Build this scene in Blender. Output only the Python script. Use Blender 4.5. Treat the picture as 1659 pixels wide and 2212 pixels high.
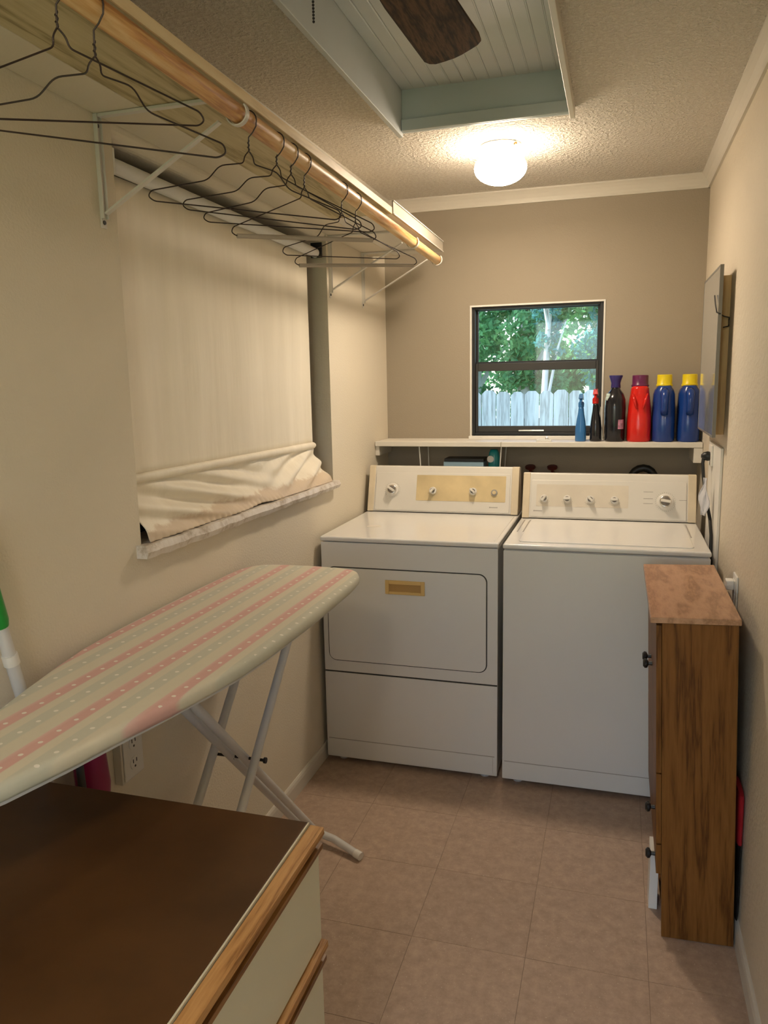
import bpy, bmesh, math, random
from mathutils import Vector, Matrix
from math import sin, cos, pi, radians

for o in list(bpy.data.objects):
    bpy.data.objects.remove(o, do_unlink=True)
S = bpy.context.scene
COL = S.collection

# ------------------------------------------------------------------ camera
F_PX = 1663.3
YAW, PIT, ROL = 0.29519, -0.16741, -0.02003
fw = Vector((-sin(YAW) * cos(PIT), cos(YAW) * cos(PIT), sin(PIT)))
rt = fw.cross(Vector((0, 0, 1))).normalized()
up = rt.cross(fw)
rt, up = rt * cos(ROL) + up * sin(ROL), up * cos(ROL) - rt * sin(ROL)
cam_d = bpy.data.cameras.new('camera')
cam = bpy.data.objects.new('camera', cam_d)
COL.objects.link(cam)
cam.matrix_world = Matrix(((rt.x, up.x, -fw.x, 1.0886), (rt.y, up.y, -fw.y, 0.0), (rt.z, up.z, -fw.z, 1.4859), (0, 0, 0, 1)))
cam_d.sensor_fit = 'HORIZONTAL'
cam_d.sensor_width = 36
cam_d.lens = F_PX / 1659 * 36
cam_d.clip_start = 0.02
S.camera = cam

# ------------------------------------------------------------------ world, sun, exposure
W = bpy.data.worlds.new('world')
S.world = W
W.use_nodes = True
wn = W.node_tree
sky = wn.nodes.new('ShaderNodeTexSky')
sky.sky_type = 'NISHITA'
sky.sun_disc = False
sky.sun_elevation = radians(48)
sky.sun_rotation = radians(250)
wn.links.new(sky.outputs[0], wn.nodes['Background'].inputs[0])
wn.nodes['Background'].inputs[1].default_value = 0.26
sun_d = bpy.data.lights.new('sun', 'SUN')
sun_d.energy = 4.0
sun_d.angle = radians(0.6)
sun_d.color = (1, 0.95, 0.86)
sun = bpy.data.objects.new('sun', sun_d)
COL.objects.link(sun)
sun.rotation_euler = Vector((0.80, -0.06, -0.62)).to_track_quat('-Z', 'Y').to_euler()
sun.location = (-6, 2, 8)
LAMP_STRENGTH = 13.0
LAMP_DOWN_W = 2.8
FILL_STRENGTH = 24.0
LAMP_COLOR = (1.0, 0.825, 0.63)
S.view_settings.view_transform = 'Standard'
S.view_settings.look = 'None'
S.view_settings.gamma = 1
S.view_settings.use_curve_mapping = False
S.view_settings.exposure = 1.6

# room sizes
XR, YB, YN, ZC = 1.434, 3.6735, -1.1, 2.32


# ------------------------------------------------------------------ materials
def lin(c):
    return tuple((v / 255 / 12.92) if v / 255 <= 0.04045 else ((v / 255 + 0.055) / 1.055) ** 2.4 for v in c) + (1,)


def newmat(name):
    m = bpy.data.materials.new(name)
    m.use_nodes = True
    nt = m.node_tree
    return m, nt, nt.nodes['Principled BSDF']


def N(nt, typ, **kw):
    n = nt.nodes.new(typ)
    for k, v in kw.items():
        setattr(n, k, v)
    return n


def coords(nt, scale=(1, 1, 1), kind='Object', rot=(0, 0, 0)):
    tc = N(nt, 'ShaderNodeTexCoord')
    mp = N(nt, 'ShaderNodeMapping')
    mp.inputs['Scale'].default_value = scale
    mp.inputs['Rotation'].default_value = rot
    nt.links.new(tc.outputs[kind], mp.inputs[0])
    return mp.outputs[0]


def noise(nt, vec, scale, detail=3, rough=0.5):
    n = N(nt, 'ShaderNodeTexNoise')
    n.inputs['Scale'].default_value = scale
    n.inputs['Detail'].default_value = detail
    n.inputs['Roughness'].default_value = rough
    if vec is not None:
        nt.links.new(vec, n.inputs['Vector'])
    return n.outputs[0]


def ramp(nt, fac, stops):
    r = N(nt, 'ShaderNodeValToRGB')
    e = r.color_ramp.elements
    e[0].position, e[0].color = stops[0][0], stops[0][1]
    e[1].position, e[1].color = stops[-1][0], stops[-1][1]
    for p, c in stops[1:-1]:
        x = e.new(p)
        x.color = c
    nt.links.new(fac, r.inputs[0])
    return r.outputs[0]


def bump(nt, b, fac, dist, strength=1.0):
    bn = N(nt, 'ShaderNodeBump')
    bn.inputs['Distance'].default_value = dist
    bn.inputs['Strength'].default_value = strength
    nt.links.new(fac, bn.inputs['Height'])
    nt.links.new(bn.outputs[0], b.inputs['Normal'])


def c4(c):
    return tuple(c) + (1,) if len(c) == 3 else tuple(c)


def scl(c, k):
    return (c[0] * k, c[1] * k, c[2] * k, 1)


def plain(name, col, rough=0.5, metal=0.0, var=0.06, vscale=6, bscale=None, bdist=0.001, spec=None, coat=0):
    m, nt, b = newmat(name)
    col = c4(col)
    v = coords(nt)
    n = noise(nt, v, vscale, 4)
    nt.links.new(ramp(nt, n, [(0.3, scl(col, 1 - var)), (0.7, scl(col, 1 + var))]), b.inputs['Base Color'])
    b.inputs['Roughness'].default_value = rough
    b.inputs['Metallic'].default_value = metal
    if spec is not None:
        b.inputs['Specular IOR Level'].default_value = spec
    if coat:
        b.inputs['Coat Weight'].default_value = coat
    if bscale:
        bump(nt, b, noise(nt, v, bscale, 3), bdist)
    return m


def wood(name, dark, mid, light, stretch, scale=6, rough=0.45, bd=0.0004):
    m, nt, b = newmat(name)
    v = coords(nt, stretch)
    n1 = noise(nt, v, scale, 5, 0.6)
    wv = N(nt, 'ShaderNodeMath', operation='MULTIPLY')
    wv.inputs[1].default_value = 9
    nt.links.new(n1, wv.inputs[0])
    fr = N(nt, 'ShaderNodeMath', operation='PINGPONG')
    fr.inputs[1].default_value = 1
    nt.links.new(wv.outputs[0], fr.inputs[0])
    n2 = noise(nt, v, scale * 7, 4, 0.7)
    mx = N(nt, 'ShaderNodeMix')
    mx.inputs['Factor'].default_value = 0.45
    nt.links.new(fr.outputs[0], mx.inputs['A'])
    nt.links.new(n2, mx.inputs['B'])
    nt.links.new(ramp(nt, mx.outputs[0], [(0.2, c4(dark)), (0.45, c4(mid)), (0.8, c4(light))]), b.inputs['Base Color'])
    b.inputs['Roughness'].default_value = rough
    bump(nt, b, mx.outputs[0], bd)
    return m


M = {}
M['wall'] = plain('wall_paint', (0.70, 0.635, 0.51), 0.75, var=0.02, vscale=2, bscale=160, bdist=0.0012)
M['wall_back'] = plain('wall_paint_dimmed', (0.335, 0.285, 0.215), 0.75, var=0.02, vscale=2, bscale=160, bdist=0.0008)  # wall paint darkened to hold down the close lamp's brightness
M['trimw'] = plain('trim_paint', (0.66, 0.62, 0.54), 0.4, var=0.02)
M['white'] = plain('white_paint', (0.76, 0.74, 0.69), 0.4, var=0.03)
M['shelfw'] = plain('shelf_paint', (0.70, 0.66, 0.58), 0.45, var=0.04)
M['enamel'] = plain('white_enamel', (0.72, 0.71, 0.68), 0.28, var=0.012, vscale=3, coat=0.15)
M['enamel_top'] = plain('white_enamel_top', (0.72, 0.71, 0.68), 0.22, var=0.015, vscale=5, coat=0.3)
M['almond'] = plain('almond_plastic', (0.64, 0.55, 0.40), 0.45, var=0.08, vscale=12)
M['fascia'] = plain('fascia_white', (0.68, 0.65, 0.59), 0.35, var=0.03)
M['panel_beige'] = plain('beige_print', (0.60, 0.48, 0.27), 0.4, var=0.15, vscale=9)
M['panel_pale'] = plain('pale_print', (0.64, 0.58, 0.48), 0.4, var=0.06, vscale=9)
M['handle_almond'] = plain('handle_almond', (0.66, 0.45, 0.17), 0.45, var=0.06)
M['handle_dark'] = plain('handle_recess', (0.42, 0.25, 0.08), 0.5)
M['gap_shade'] = plain('gap_shade', (0.03, 0.028, 0.025), 0.6)  # near-black filler standing for the shade inside open gaps
M['greymark'] = plain('grey_print', (0.30, 0.28, 0.25), 0.6)
M['black'] = plain('black_plastic', (0.012, 0.012, 0.012), 0.4)
M['chrome'] = plain('chrome', (0.7, 0.68, 0.65), 0.2, metal=1)
M['knobdark'] = plain('knob_dark_grey', (0.16, 0.14, 0.12), 0.4)  # dark grey for the dial and knob centres
M['steelwhite'] = plain('white_steel', (0.62, 0.61, 0.60), 0.35, var=0.02, coat=0.1)
M['bracket'] = plain('bracket_enamel', (0.66, 0.63, 0.58), 0.4)
M['wire'] = plain('hanger_wire', (0.035, 0.022, 0.018), 0.45, metal=0.3)
M['cardboard'] = plain('cardboard_tube', (0.42, 0.36, 0.30), 0.8)
M['bronze'] = plain('bronze_aluminium', (0.012, 0.012, 0.014), 0.4)
M['bronze2'] = plain('bronze_aluminium_grey', (0.035, 0.033, 0.032), 0.45)
M['fanblade'] = wood('fan_walnut', (0.012, 0.006, 0.003), (0.05, 0.024, 0.011), (0.11, 0.058, 0.028), (9, 1.1, 9), 4, 0.6)
M['fanblade'].node_tree.nodes['Principled BSDF'].inputs['Specular IOR Level'].default_value = 0.2
M['brass'] = plain('antique_brass', (0.25, 0.15, 0.05), 0.35, metal=1)
M['rod'] = wood('pine_rod', (0.42, 0.17, 0.045), (0.66, 0.37, 0.13), (0.80, 0.57, 0.28), (7, 0.5, 7), 2.2, 0.4)
M['board'] = wood('treated_board', (0.30, 0.24, 0.12), (0.50, 0.42, 0.24), (0.58, 0.50, 0.31), (6, 0.45, 6), 2.6, 0.6)
M['board_edge'] = wood('board_edge', (0.66, 0.50, 0.26), (0.78, 0.62, 0.36), (0.84, 0.70, 0.44), (4, 0.5, 4), 2.5, 0.5)
M['oak'] = wood('oak_strip', (0.28, 0.12, 0.03), (0.46, 0.23, 0.075), (0.58, 0.32, 0.12), (8, 0.6, 8), 4, 0.35)
M['oak_shaded'] = wood('oak_strip_shaded', (0.14, 0.055, 0.015), (0.25, 0.11, 0.03), (0.33, 0.16, 0.05), (8, 0.6, 8), 4, 0.4)  # darker copy of the oak, groove shade put into its colour
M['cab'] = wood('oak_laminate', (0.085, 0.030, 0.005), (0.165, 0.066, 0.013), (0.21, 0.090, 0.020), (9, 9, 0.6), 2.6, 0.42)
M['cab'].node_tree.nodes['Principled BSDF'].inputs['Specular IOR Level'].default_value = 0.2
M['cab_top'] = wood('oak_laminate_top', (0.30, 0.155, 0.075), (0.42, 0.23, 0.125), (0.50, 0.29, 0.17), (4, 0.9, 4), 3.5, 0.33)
M['box_wood'] = wood('tan_wood', (0.50, 0.31, 0.13), (0.62, 0.41, 0.18), (0.68, 0.48, 0.24), (5, 5, 0.4), 2.5, 0.6)
M['fence'] = wood('weathered_fence', (0.26, 0.25, 0.25), (0.40, 0.39, 0.40), (0.50, 0.49, 0.50), (5, 5, 0.4), 2.0, 0.85)
M['grout'] = plain('tile_joint', (0.22, 0.155, 0.115), 0.7)
M['cream'] = plain('cream_laminate', (0.70, 0.66, 0.50), 0.4, var=0.02)
M['desk'] = plain('brown_laminate', (0.082, 0.036, 0.011), 0.40, var=0.22, vscale=7, bscale=40, bdist=0.0002)
M['desk'].node_tree.nodes['Principled BSDF'].inputs['Specular IOR Level'].default_value = 0.22
M['trunk'] = plain('pale_bark', (0.50, 0.46, 0.42), 0.9, var=0.25, vscale=5)
M['grass'] = plain('grass', (0.10, 0.20, 0.05), 0.9, var=0.3, vscale=3)
M['red'] = plain('red_plastic', (0.62, 0.016, 0.010), 0.22, var=0.03)
M['redcloth'] = plain('red_fabric', (0.36, 0.006, 0.014), 0.7)
M['blue'] = plain('blue_plastic', (0.010, 0.045, 0.23), 0.22, var=0.03)
M['blue_spray'] = plain('blue_spray_plastic', (0.03, 0.16, 0.42), 0.25)
M['navycap'] = plain('navy_cap', (0.035, 0.025, 0.16), 0.3)
M['purple'] = plain('purple_cap', (0.12, 0.012, 0.07), 0.3)
M['yellow'] = plain('yellow_cap', (0.80, 0.62, 0.01), 0.35)
M['blackbottle'] = plain('black_bottle', (0.012, 0.012, 0.016), 0.15)
M['teal'] = plain('teal_plastic', (0.01, 0.25, 0.27), 0.25)
M['lightblue'] = plain('pale_blue_card', (0.30, 0.45, 0.55), 0.5)
M['green'] = plain('green_plastic', (0.01, 0.30, 0.04), 0.35)
M['magenta'] = plain('magenta_plastic', (0.26, 0.004, 0.07), 0.4)
M['valve'] = plain('dark_red_valve', (0.09, 0.012, 0.01), 0.4)
M['pink_label'] = plain('pink_label', (0.40, 0.16, 0.24), 0.4, var=0.5, vscale=60)
M['pale_label'] = plain('pale_label', (0.55, 0.66, 0.62), 0.4, var=0.5, vscale=70)
M['fabric_roll'] = plain('roller_vinyl', (0.70, 0.70, 0.68), 0.5, bscale=90, bdist=0.0004)
M['opaque_pane'] = plain('opaque_pane', (0.01, 0.01, 0.012), 0.1)
M['shell'] = plain('outer_wall', (0.5, 0.47, 0.42), 0.8)
M['whitegrey'] = plain('white_cloth', (0.62, 0.62, 0.66), 0.9)
M['bead'] = plain('bead_board_paint', (0.56, 0.60, 0.61), 0.5, var=0.03)
M['bead_side'] = plain('tray_side_paint', (0.50, 0.57, 0.59), 0.45, var=0.03)


def mk_wall_right():
    m, nt, b = newmat('wall_paint_textured')
    v = coords(nt)
    nt.links.new(ramp(nt, noise(nt, v, 2, 3), [(0.3, (0.66, 0.585, 0.46, 1)), (0.7, (0.69, 0.615, 0.49, 1))]), b.inputs['Base Color'])
    b.inputs['Roughness'].default_value = 0.6
    bump(nt, b, noise(nt, v, 55, 3, 0.6), 0.003)
    return m


M['wall_r'] = mk_wall_right()


def mk_ceiling():
    m, nt, b = newmat('popcorn_ceiling')
    v = coords(nt)
    n = noise(nt, v, 75, 3, 0.6)
    nt.links.new(ramp(nt, n, [(0.3, (0.68, 0.62, 0.53, 1)), (0.62, (0.82, 0.77, 0.68, 1))]), b.inputs['Base Color'])
    b.inputs['Roughness'].default_value = 0.9
    r = ramp(nt, n, [(0.42, (0, 0, 0, 1)), (0.66, (1, 1, 1, 1))])
    bump(nt, b, r, 0.006)
    return m


M['ceil'] = mk_ceiling()


def mk_tile():
    m, nt, b = newmat('vinyl_tile')
    v = coords(nt)
    oi = N(nt, 'ShaderNodeObjectInfo')
    add = N(nt, 'ShaderNodeVectorMath', operation='ADD')
    sc = N(nt, 'ShaderNodeVectorMath', operation='SCALE')
    cmb = N(nt, 'ShaderNodeCombineXYZ')
    nt.links.new(oi.outputs['Random'], cmb.inputs[0])
    nt.links.new(oi.outputs['Random'], cmb.inputs[1])
    nt.links.new(cmb.outputs[0], sc.inputs[0])
    sc.inputs['Scale'].default_value = 7
    nt.links.new(v, add.inputs[0])
    nt.links.new(sc.outputs[0], add.inputs[1])
    big = noise(nt, add.outputs[0], 30, 6, 0.75)
    col = ramp(nt, big, [(0.25, (0.33, 0.238, 0.178, 1)), (0.5, (0.43, 0.312, 0.235, 1)), (0.75, (0.53, 0.395, 0.30, 1))])
    fleck = noise(nt, add.outputs[0], 190, 2, 0.4)
    fr = ramp(nt, fleck, [(0.69, (0, 0, 0, 1)), (0.74, (1, 1, 1, 1))])
    mx = N(nt, 'ShaderNodeMix', data_type='RGBA')
    nt.links.new(fr, mx.inputs['Factor'])
    nt.links.new(col, mx.inputs['A'])
    mx.inputs['B'].default_value = (0.60, 0.50, 0.40, 1)
    hs = N(nt, 'ShaderNodeHueSaturation')
    mr = N(nt, 'ShaderNodeMapRange')
    mr.inputs['To Min'].default_value = 0.97
    mr.inputs['To Max'].default_value = 1.03
    nt.links.new(oi.outputs['Random'], mr.inputs[0])
    nt.links.new(mr.outputs[0], hs.inputs['Value'])
    nt.links.new(mx.outputs['Result'], hs.inputs['Color'])
    nt.links.new(hs.outputs[0], b.inputs['Base Color'])
    b.inputs['Roughness'].default_value = 0.5
    b.inputs['Specular IOR Level'].default_value = 0.35
    bump(nt, b, big, 0.0006)
    return m


M['tile'] = mk_tile()


def math_n(nt, op, a, bb=None, c=None):
    n = N(nt, 'ShaderNodeMath', operation=op)
    for i, x in enumerate((a, bb, c)):
        if x is None:
            continue
        if isinstance(x, (int, float)):
            n.inputs[i].default_value = x
        else:
            nt.links.new(x, n.inputs[i])
    return n.outputs[0]


def mk_cover():
    """ironing board cover: pink, cream and sage stripes along the board, rows of white dots"""
    m, nt, b = newmat('striped_cover')
    tc = N(nt, 'ShaderNodeTexCoord')
    sp = N(nt, 'ShaderNodeSeparateXYZ')
    nt.links.new(tc.outputs['Object'], sp.inputs[0])
    x, y = sp.outputs[0], sp.outputs[1]
    per = 0.105
    u = math_n(nt, 'FRACT', math_n(nt, 'ADD', math_n(nt, 'DIVIDE', x, per), 20.893))
    pink, pink2 = (0.66, 0.39, 0.34, 1), (0.69, 0.47, 0.41, 1)
    cream, sage = (0.66, 0.61, 0.47, 1), (0.57, 0.56, 0.45, 1)
    col = ramp(nt, u, [(0.0, cream), (0.10, cream), (0.13, pink2), (0.2, pink), (0.36, pink), (0.39, cream), (0.55, cream), (0.58, sage), (0.80, sage), (0.84, cream), (1.0, cream)])
    # dots centred in the pink and sage stripes
    uu = math_n(nt, 'FRACT', math_n(nt, 'SUBTRACT', math_n(nt, 'MULTIPLY', u, 2.22), 0.08))
    ud = math_n(nt, 'MULTIPLY', math_n(nt, 'SUBTRACT', uu, 0.5), per / 2.22)
    row = math_n(nt, 'FLOOR', math_n(nt, 'SUBTRACT', math_n(nt, 'MULTIPLY', u, 2.22), 0.08))
    yy = math_n(nt, 'FRACT', math_n(nt, 'ADD', math_n(nt, 'DIVIDE', y, 0.042), math_n(nt, 'MULTIPLY', row, 0.5)))
    yd = math_n(nt, 'MULTIPLY', math_n(nt, 'SUBTRACT', yy, 0.5), 0.042)
    d = math_n(nt, 'SQRT', math_n(nt, 'ADD', math_n(nt, 'MULTIPLY', ud, ud), math_n(nt, 'MULTIPLY', yd, yd)))
    gm = N(nt, 'ShaderNodeNewGeometry')
    sn = N(nt, 'ShaderNodeSeparateXYZ')
    nt.links.new(gm.outputs['Normal'], sn.inputs[0])
    dot = math_n(nt, 'MULTIPLY', math_n(nt, 'LESS_THAN', d, 0.0040), math_n(nt, 'GREATER_THAN', sn.outputs[2], 0.75))
    mx = N(nt, 'ShaderNodeMix', data_type='RGBA')
    nt.links.new(dot, mx.inputs['Factor'])
    nt.links.new(col, mx.inputs['A'])
    mx.inputs['B'].default_value = (0.80, 0.76, 0.66, 1)
    nt.links.new(mx.outputs['Result'], b.inputs['Base Color'])
    b.inputs['Roughness'].default_value = 0.8
    b.inputs['Sheen Weight'].default_value = 0.1
    bump(nt, b, noise(nt, tc.outputs['Object'], 14, 3), 0.002)
    return m


M['cover'] = mk_cover()


def mk_shade():
    m, nt, b = newmat('blind_fabric')
    tc = N(nt, 'ShaderNodeTexCoord')
    v = coords(nt, (1, 2.2, 0.25))
    n = noise(nt, v, 6, 4, 0.6)
    base = ramp(nt, n, [(0.3, (0.80, 0.735, 0.60, 1)), (0.7, (0.88, 0.815, 0.68, 1))])
    # tan stain low on the loose hem
    sp = N(nt, 'ShaderNodeSeparateXYZ')
    nt.links.new(tc.outputs['Object'], sp.inputs[0])
    h = math_n(nt, 'ADD', sp.outputs[2], math_n(nt, 'MULTIPLY', noise(nt, coords(nt), 14, 5, 0.7), -0.075))
    st = ramp(nt, h, [(-0.0, (1, 1, 1, 1)), (0.012, (0, 0, 0, 1))])
    mx = N(nt, 'ShaderNodeMix', data_type='RGBA')
    mul = math_n(nt, 'MULTIPLY', st, 0.6)
    nt.links.new(mul, mx.inputs['Factor'])
    nt.links.new(base, mx.inputs['A'])
    mx.inputs['B'].default_value = (0.52, 0.36, 0.21, 1)
    nt.links.new(mx.outputs['Result'], b.inputs['Base Color'])
    b.inputs['Roughness'].default_value = 0.55
    bump(nt, b, n, 0.004)
    return m


M['shade'] = mk_shade()


def mk_sill():
    m, nt, b = newmat('rough_sill')
    v = coords(nt)
    n = noise(nt, v, 18, 6, 0.7)
    nt.links.new(ramp(nt, n, [(0.35, (0.42, 0.34, 0.25, 1)), (0.5, (0.68, 0.62, 0.55, 1)), (0.7, (0.76, 0.72, 0.67, 1))]), b.inputs['Base Color'])
    b.inputs['Roughness'].default_value = 0.5
    bump(nt, b, n, 0.004)
    return m


M['sill'] = mk_sill()


def mk_globe():
    m, nt, b = newmat('lit_opal_glass')
    b.inputs['Base Color'].default_value = (0.9, 0.88, 0.82, 1)
    b.inputs['Emission Color'].default_value = LAMP_COLOR + (1,)
    b.inputs['Emission Strength'].default_value = LAMP_STRENGTH
    return m


M['globe'] = mk_globe()
M['globe_fill'] = M['globe'].copy()
M['globe_fill'].node_tree.nodes['Principled BSDF'].inputs['Emission Strength'].default_value = FILL_STRENGTH


def mk_glass():
    m = bpy.data.materials.new('window_glass')
    m.use_nodes = True
    nt = m.node_tree
    nt.nodes.remove(nt.nodes['Principled BSDF'])
    out = nt.nodes['Material Output']
    tr = N(nt, 'ShaderNodeBsdfTransparent')
    tr.inputs[0].default_value = (0.90, 0.97, 1.0, 1)
    gl = N(nt, 'ShaderNodeBsdfGlossy')
    gl.inputs['Roughness'].default_value = 0.03
    fz = N(nt, 'ShaderNodeFresnel')
    mx = N(nt, 'ShaderNodeMixShader')
    nt.links.new(fz.outputs[0], mx.inputs[0])
    nt.links.new(tr.outputs[0], mx.inputs[1])
    nt.links.new(gl.outputs[0], mx.inputs[2])
    nt.links.new(mx.outputs[0], out.inputs[0])
    return m


M['glass'] = mk_glass()


def mk_mirror():
    m, nt, b = newmat('mirror_glass')
    b.inputs['Base Color'].default_value = (0.82, 0.85, 0.86, 1)
    b.inputs['Metallic'].default_value = 0.7
    v = coords(nt)
    nt.links.new(ramp(nt, noise(nt, v, 5, 3), [(0.3, (0.03, 0.03, 0.03, 1)), (0.7, (0.10, 0.10, 0.10, 1))]), b.inputs['Roughness'])
    return m


M['mirror'] = mk_mirror()


def mk_leaf(name, a, bb):
    m = bpy.data.materials.new(name)
    m.use_nodes = True
    nt = m.node_tree
    nt.nodes.remove(nt.nodes['Principled BSDF'])
    out = nt.nodes['Material Output']
    v = coords(nt)
    n = noise(nt, v, 2.5, 5, 0.7)
    c = ramp(nt, n, [(0.35, a), (0.65, bb)])
    d = N(nt, 'ShaderNodeBsdfDiffuse')
    t = N(nt, 'ShaderNodeBsdfTranslucent')
    nt.links.new(c, d.inputs[0])
    nt.links.new(c, t.inputs[0])
    mx = N(nt, 'ShaderNodeMixShader')
    mx.inputs[0].default_value = 0.5
    nt.links.new(d.outputs[0], mx.inputs[1])
    nt.links.new(t.outputs[0], mx.inputs[2])
    nt.links.new(mx.outputs[0], out.inputs[0])
    return m


M['leaf1'] = mk_leaf('leaves_green', (0.03, 0.17, 0.09, 1), (0.24, 0.50, 0.20, 1))
M['leaf2'] = mk_leaf('leaves_bluegreen', (0.03, 0.16, 0.18, 1), (0.16, 0.42, 0.36, 1))


# ------------------------------------------------------------------ geometry helpers
class B:
    def __init__(self):
        self.v, self.f = [], []

    def add(self, vs, fs):
        k = len(self.v)
        self.v += [Vector(p) for p in vs]
        self.f += [tuple(i + k for i in f) for f in fs]
        return self

    def box(self, x0, x1, y0, y1, z0, z1):
        return self.hexa([(x0, y0, z0), (x1, y0, z0), (x1, y1, z0), (x0, y1, z0), (x0, y0, z1), (x1, y0, z1), (x1, y1, z1), (x0, y1, z1)])

    def hexa(self, c):
        return self.add(c, [(0, 3, 2, 1), (4, 5, 6, 7), (0, 1, 5, 4), (1, 2, 6, 5), (2, 3, 7, 6), (3, 0, 4, 7)])

    def obox(self, c, ax, ay, az, hx, hy, hz):
        c, ax, ay, az = Vector(c), Vector(ax).normalized(), Vector(ay).normalized(), Vector(az).normalized()
        q = []
        for z in (-hz, hz):
            for x, y in ((-hx, -hy), (hx, -hy), (hx, hy), (-hx, hy)):
                q.append(c + ax * x + ay * y + az * z)
        return self.hexa(q)

    def prism(self, pts, d):
        """pts: planar polygon (3D), extruded by vector d"""
        n = len(pts)
        d = Vector(d)
        vs = [Vector(p) for p in pts] + [Vector(p) + d for p in pts]
        fs = [tuple(range(n))[::-1], tuple(range(n, 2 * n))]
        fs += [(i, (i + 1) % n, n + (i + 1) % n, n + i) for i in range(n)]
        return self.add(vs, fs)

    def tube(self, path, r, n=10, closed=False, caps=True):
        P = [Vector(p) for p in path]
        m = len(P)
        rs = r if isinstance(r, (list, tuple)) else [r] * m
        T = []
        for i in range(m):
            a = P[(i - 1) % m] if (closed or i > 0) else P[i]
            b = P[(i + 1) % m] if (closed or i < m - 1) else P[i]
            T.append((b - a).normalized())
        ref = Vector((0, 0, 1)) if abs(T[0].z) < 0.9 else Vector((1, 0, 0))
        u = T[0].cross(ref).normalized()
        vs = []
        for i in range(m):
            u = (u - T[i] * u.dot(T[i])).normalized()
            w = T[i].cross(u)
            for k in range(n):
                a = 2 * pi * k / n
                vs.append(P[i] + (u * cos(a) + w * sin(a)) * rs[i])
        fs = []
        for i in range(m if closed else m - 1):
            j = (i + 1) % m
            for k in range(n):
                fs.append((i * n + k, i * n + (k + 1) % n, j * n + (k + 1) % n, j * n + k))
        if caps and not closed:
            fs.append(tuple(range(n))[::-1])
            fs.append(tuple(range((m - 1) * n, m * n)))
        return self.add(vs, fs)

    def lathe(self, prof, c, ax=(0, 0, 1), n=28, sx=1.0, sy=1.0):
        """prof: (radius, height) from bottom to top along ax"""
        ax = Vector(ax).normalized()
        ref = Vector((1, 0, 0)) if abs(ax.x) < 0.9 else Vector((0, 1, 0))
        u = (ref - ax * ref.dot(ax)).normalized()
        w = ax.cross(u)
        c = Vector(c)
        vs = []
        for r, h in prof:
            for k in range(n):
                a = 2 * pi * k / n
                vs.append(c + ax * h + u * (cos(a) * r * sx) + w * (sin(a) * r * sy))
        fs = []
        for i in range(len(prof) - 1):
            for k in range(n):
                fs.append((i * n + k, i * n + (k + 1) % n, (i + 1) * n + (k + 1) % n, (i + 1) * n + k))
        fs.append(tuple(range(n))[::-1])
        fs.append(tuple(range((len(prof) - 1) * n, len(prof) * n)))
        return self.add(vs, fs)

    def loft(self, rings):
        n = len(rings[0])
        vs = [p for r in rings for p in r]
        fs = []
        for i in range(len(rings) - 1):
            for k in range(n):
                fs.append((i * n + k, i * n + (k + 1) % n, (i + 1) * n + (k + 1) % n, (i + 1) * n + k))
        fs.append(tuple(range(n))[::-1])
        fs.append(tuple(range((len(rings) - 1) * n, len(rings) * n)))
        return self.add(vs, fs)

    def grid(self, fn, nu, nv):
        vs = [fn(i / nu, j / nv) for j in range(nv + 1) for i in range(nu + 1)]
        fs = [(j * (nu + 1) + i, j * (nu + 1) + i + 1, (j + 1) * (nu + 1) + i + 1, (j + 1) * (nu + 1) + i) for j in range(nv) for i in range(nu)]
        return self.add(vs, fs)


WLOC = {}


def empty(name, loc):
    o = bpy.data.objects.new(name, None)
    COL.objects.link(o)
    o.location = loc
    o.empty_display_size = 0.05
    WLOC[o.name] = Vector(loc)
    return o


def obj(name, b, mat, parent=None, loc=None, bevel=0.0, seg=2, smooth=False, solid=0.0, subsurf=0, label=None, kind=None):
    if loc is None:
        if parent is not None:
            loc = WLOC[parent.name]
        else:
            xs = [p.x for p in b.v]
            ys = [p.y for p in b.v]
            loc = ((min(xs) + max(xs)) / 2, (min(ys) + max(ys)) / 2, min(p.z for p in b.v))
    loc = Vector(loc)
    me = bpy.data.meshes.new(name)
    me.from_pydata([p - loc for p in b.v], [], b.f)
    bm = bmesh.new()
    bm.from_mesh(me)
    bmesh.ops.recalc_face_normals(bm, faces=bm.faces)
    bm.to_mesh(me)
    bm.free()
    me.materials.append(mat)
    o = bpy.data.objects.new(name, me)
    COL.objects.link(o)
    if parent is not None:
        o.parent = parent
        o.location = loc - WLOC[parent.name]
    else:
        o.location = loc
    WLOC[o.name] = loc
    if solid:
        s = o.modifiers.new('solid', 'SOLIDIFY')
        s.thickness = solid
        s.offset = 0
    if bevel:
        m = o.modifiers.new('bevel', 'BEVEL')
        m.width = bevel
        m.segments = seg
        m.limit_method = 'ANGLE'
        m.angle_limit = radians(35)
        m.harden_normals = True
        smooth = True
    if subsurf:
        m = o.modifiers.new('sub', 'SUBSURF')
        m.levels = m.render_levels = subsurf
    if smooth:
        me.polygons.foreach_set('use_smooth', [True] * len(me.polygons))
        if not bevel and smooth != 'all':
            try:
                me.set_sharp_from_angle(angle=radians(42))
            except Exception:
                pass
    if label:
        o['label'] = label
    if kind:
        o['kind'] = kind
    return o


def tag(o, label, cat, group=None):
    o['label'] = label
    o['category'] = cat
    if group:
        o['group'] = group
    return o


def structure(o):
    o['kind'] = 'structure'
    return o


def rrect(x0, x1, z0, z1, r, n=5):
    pts = []
    for cx, cz, a0 in ((x1 - r, z1 - r, 0), (x0 + r, z1 - r, pi / 2), (x0 + r, z0 + r, pi), (x1 - r, z0 + r, 3 * pi / 2)):
        for k in range(n + 1):
            a = a0 + (pi / 2) * k / n
            pts.append((cx + r * cos(a), cz + r * sin(a)))
    return pts


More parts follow.
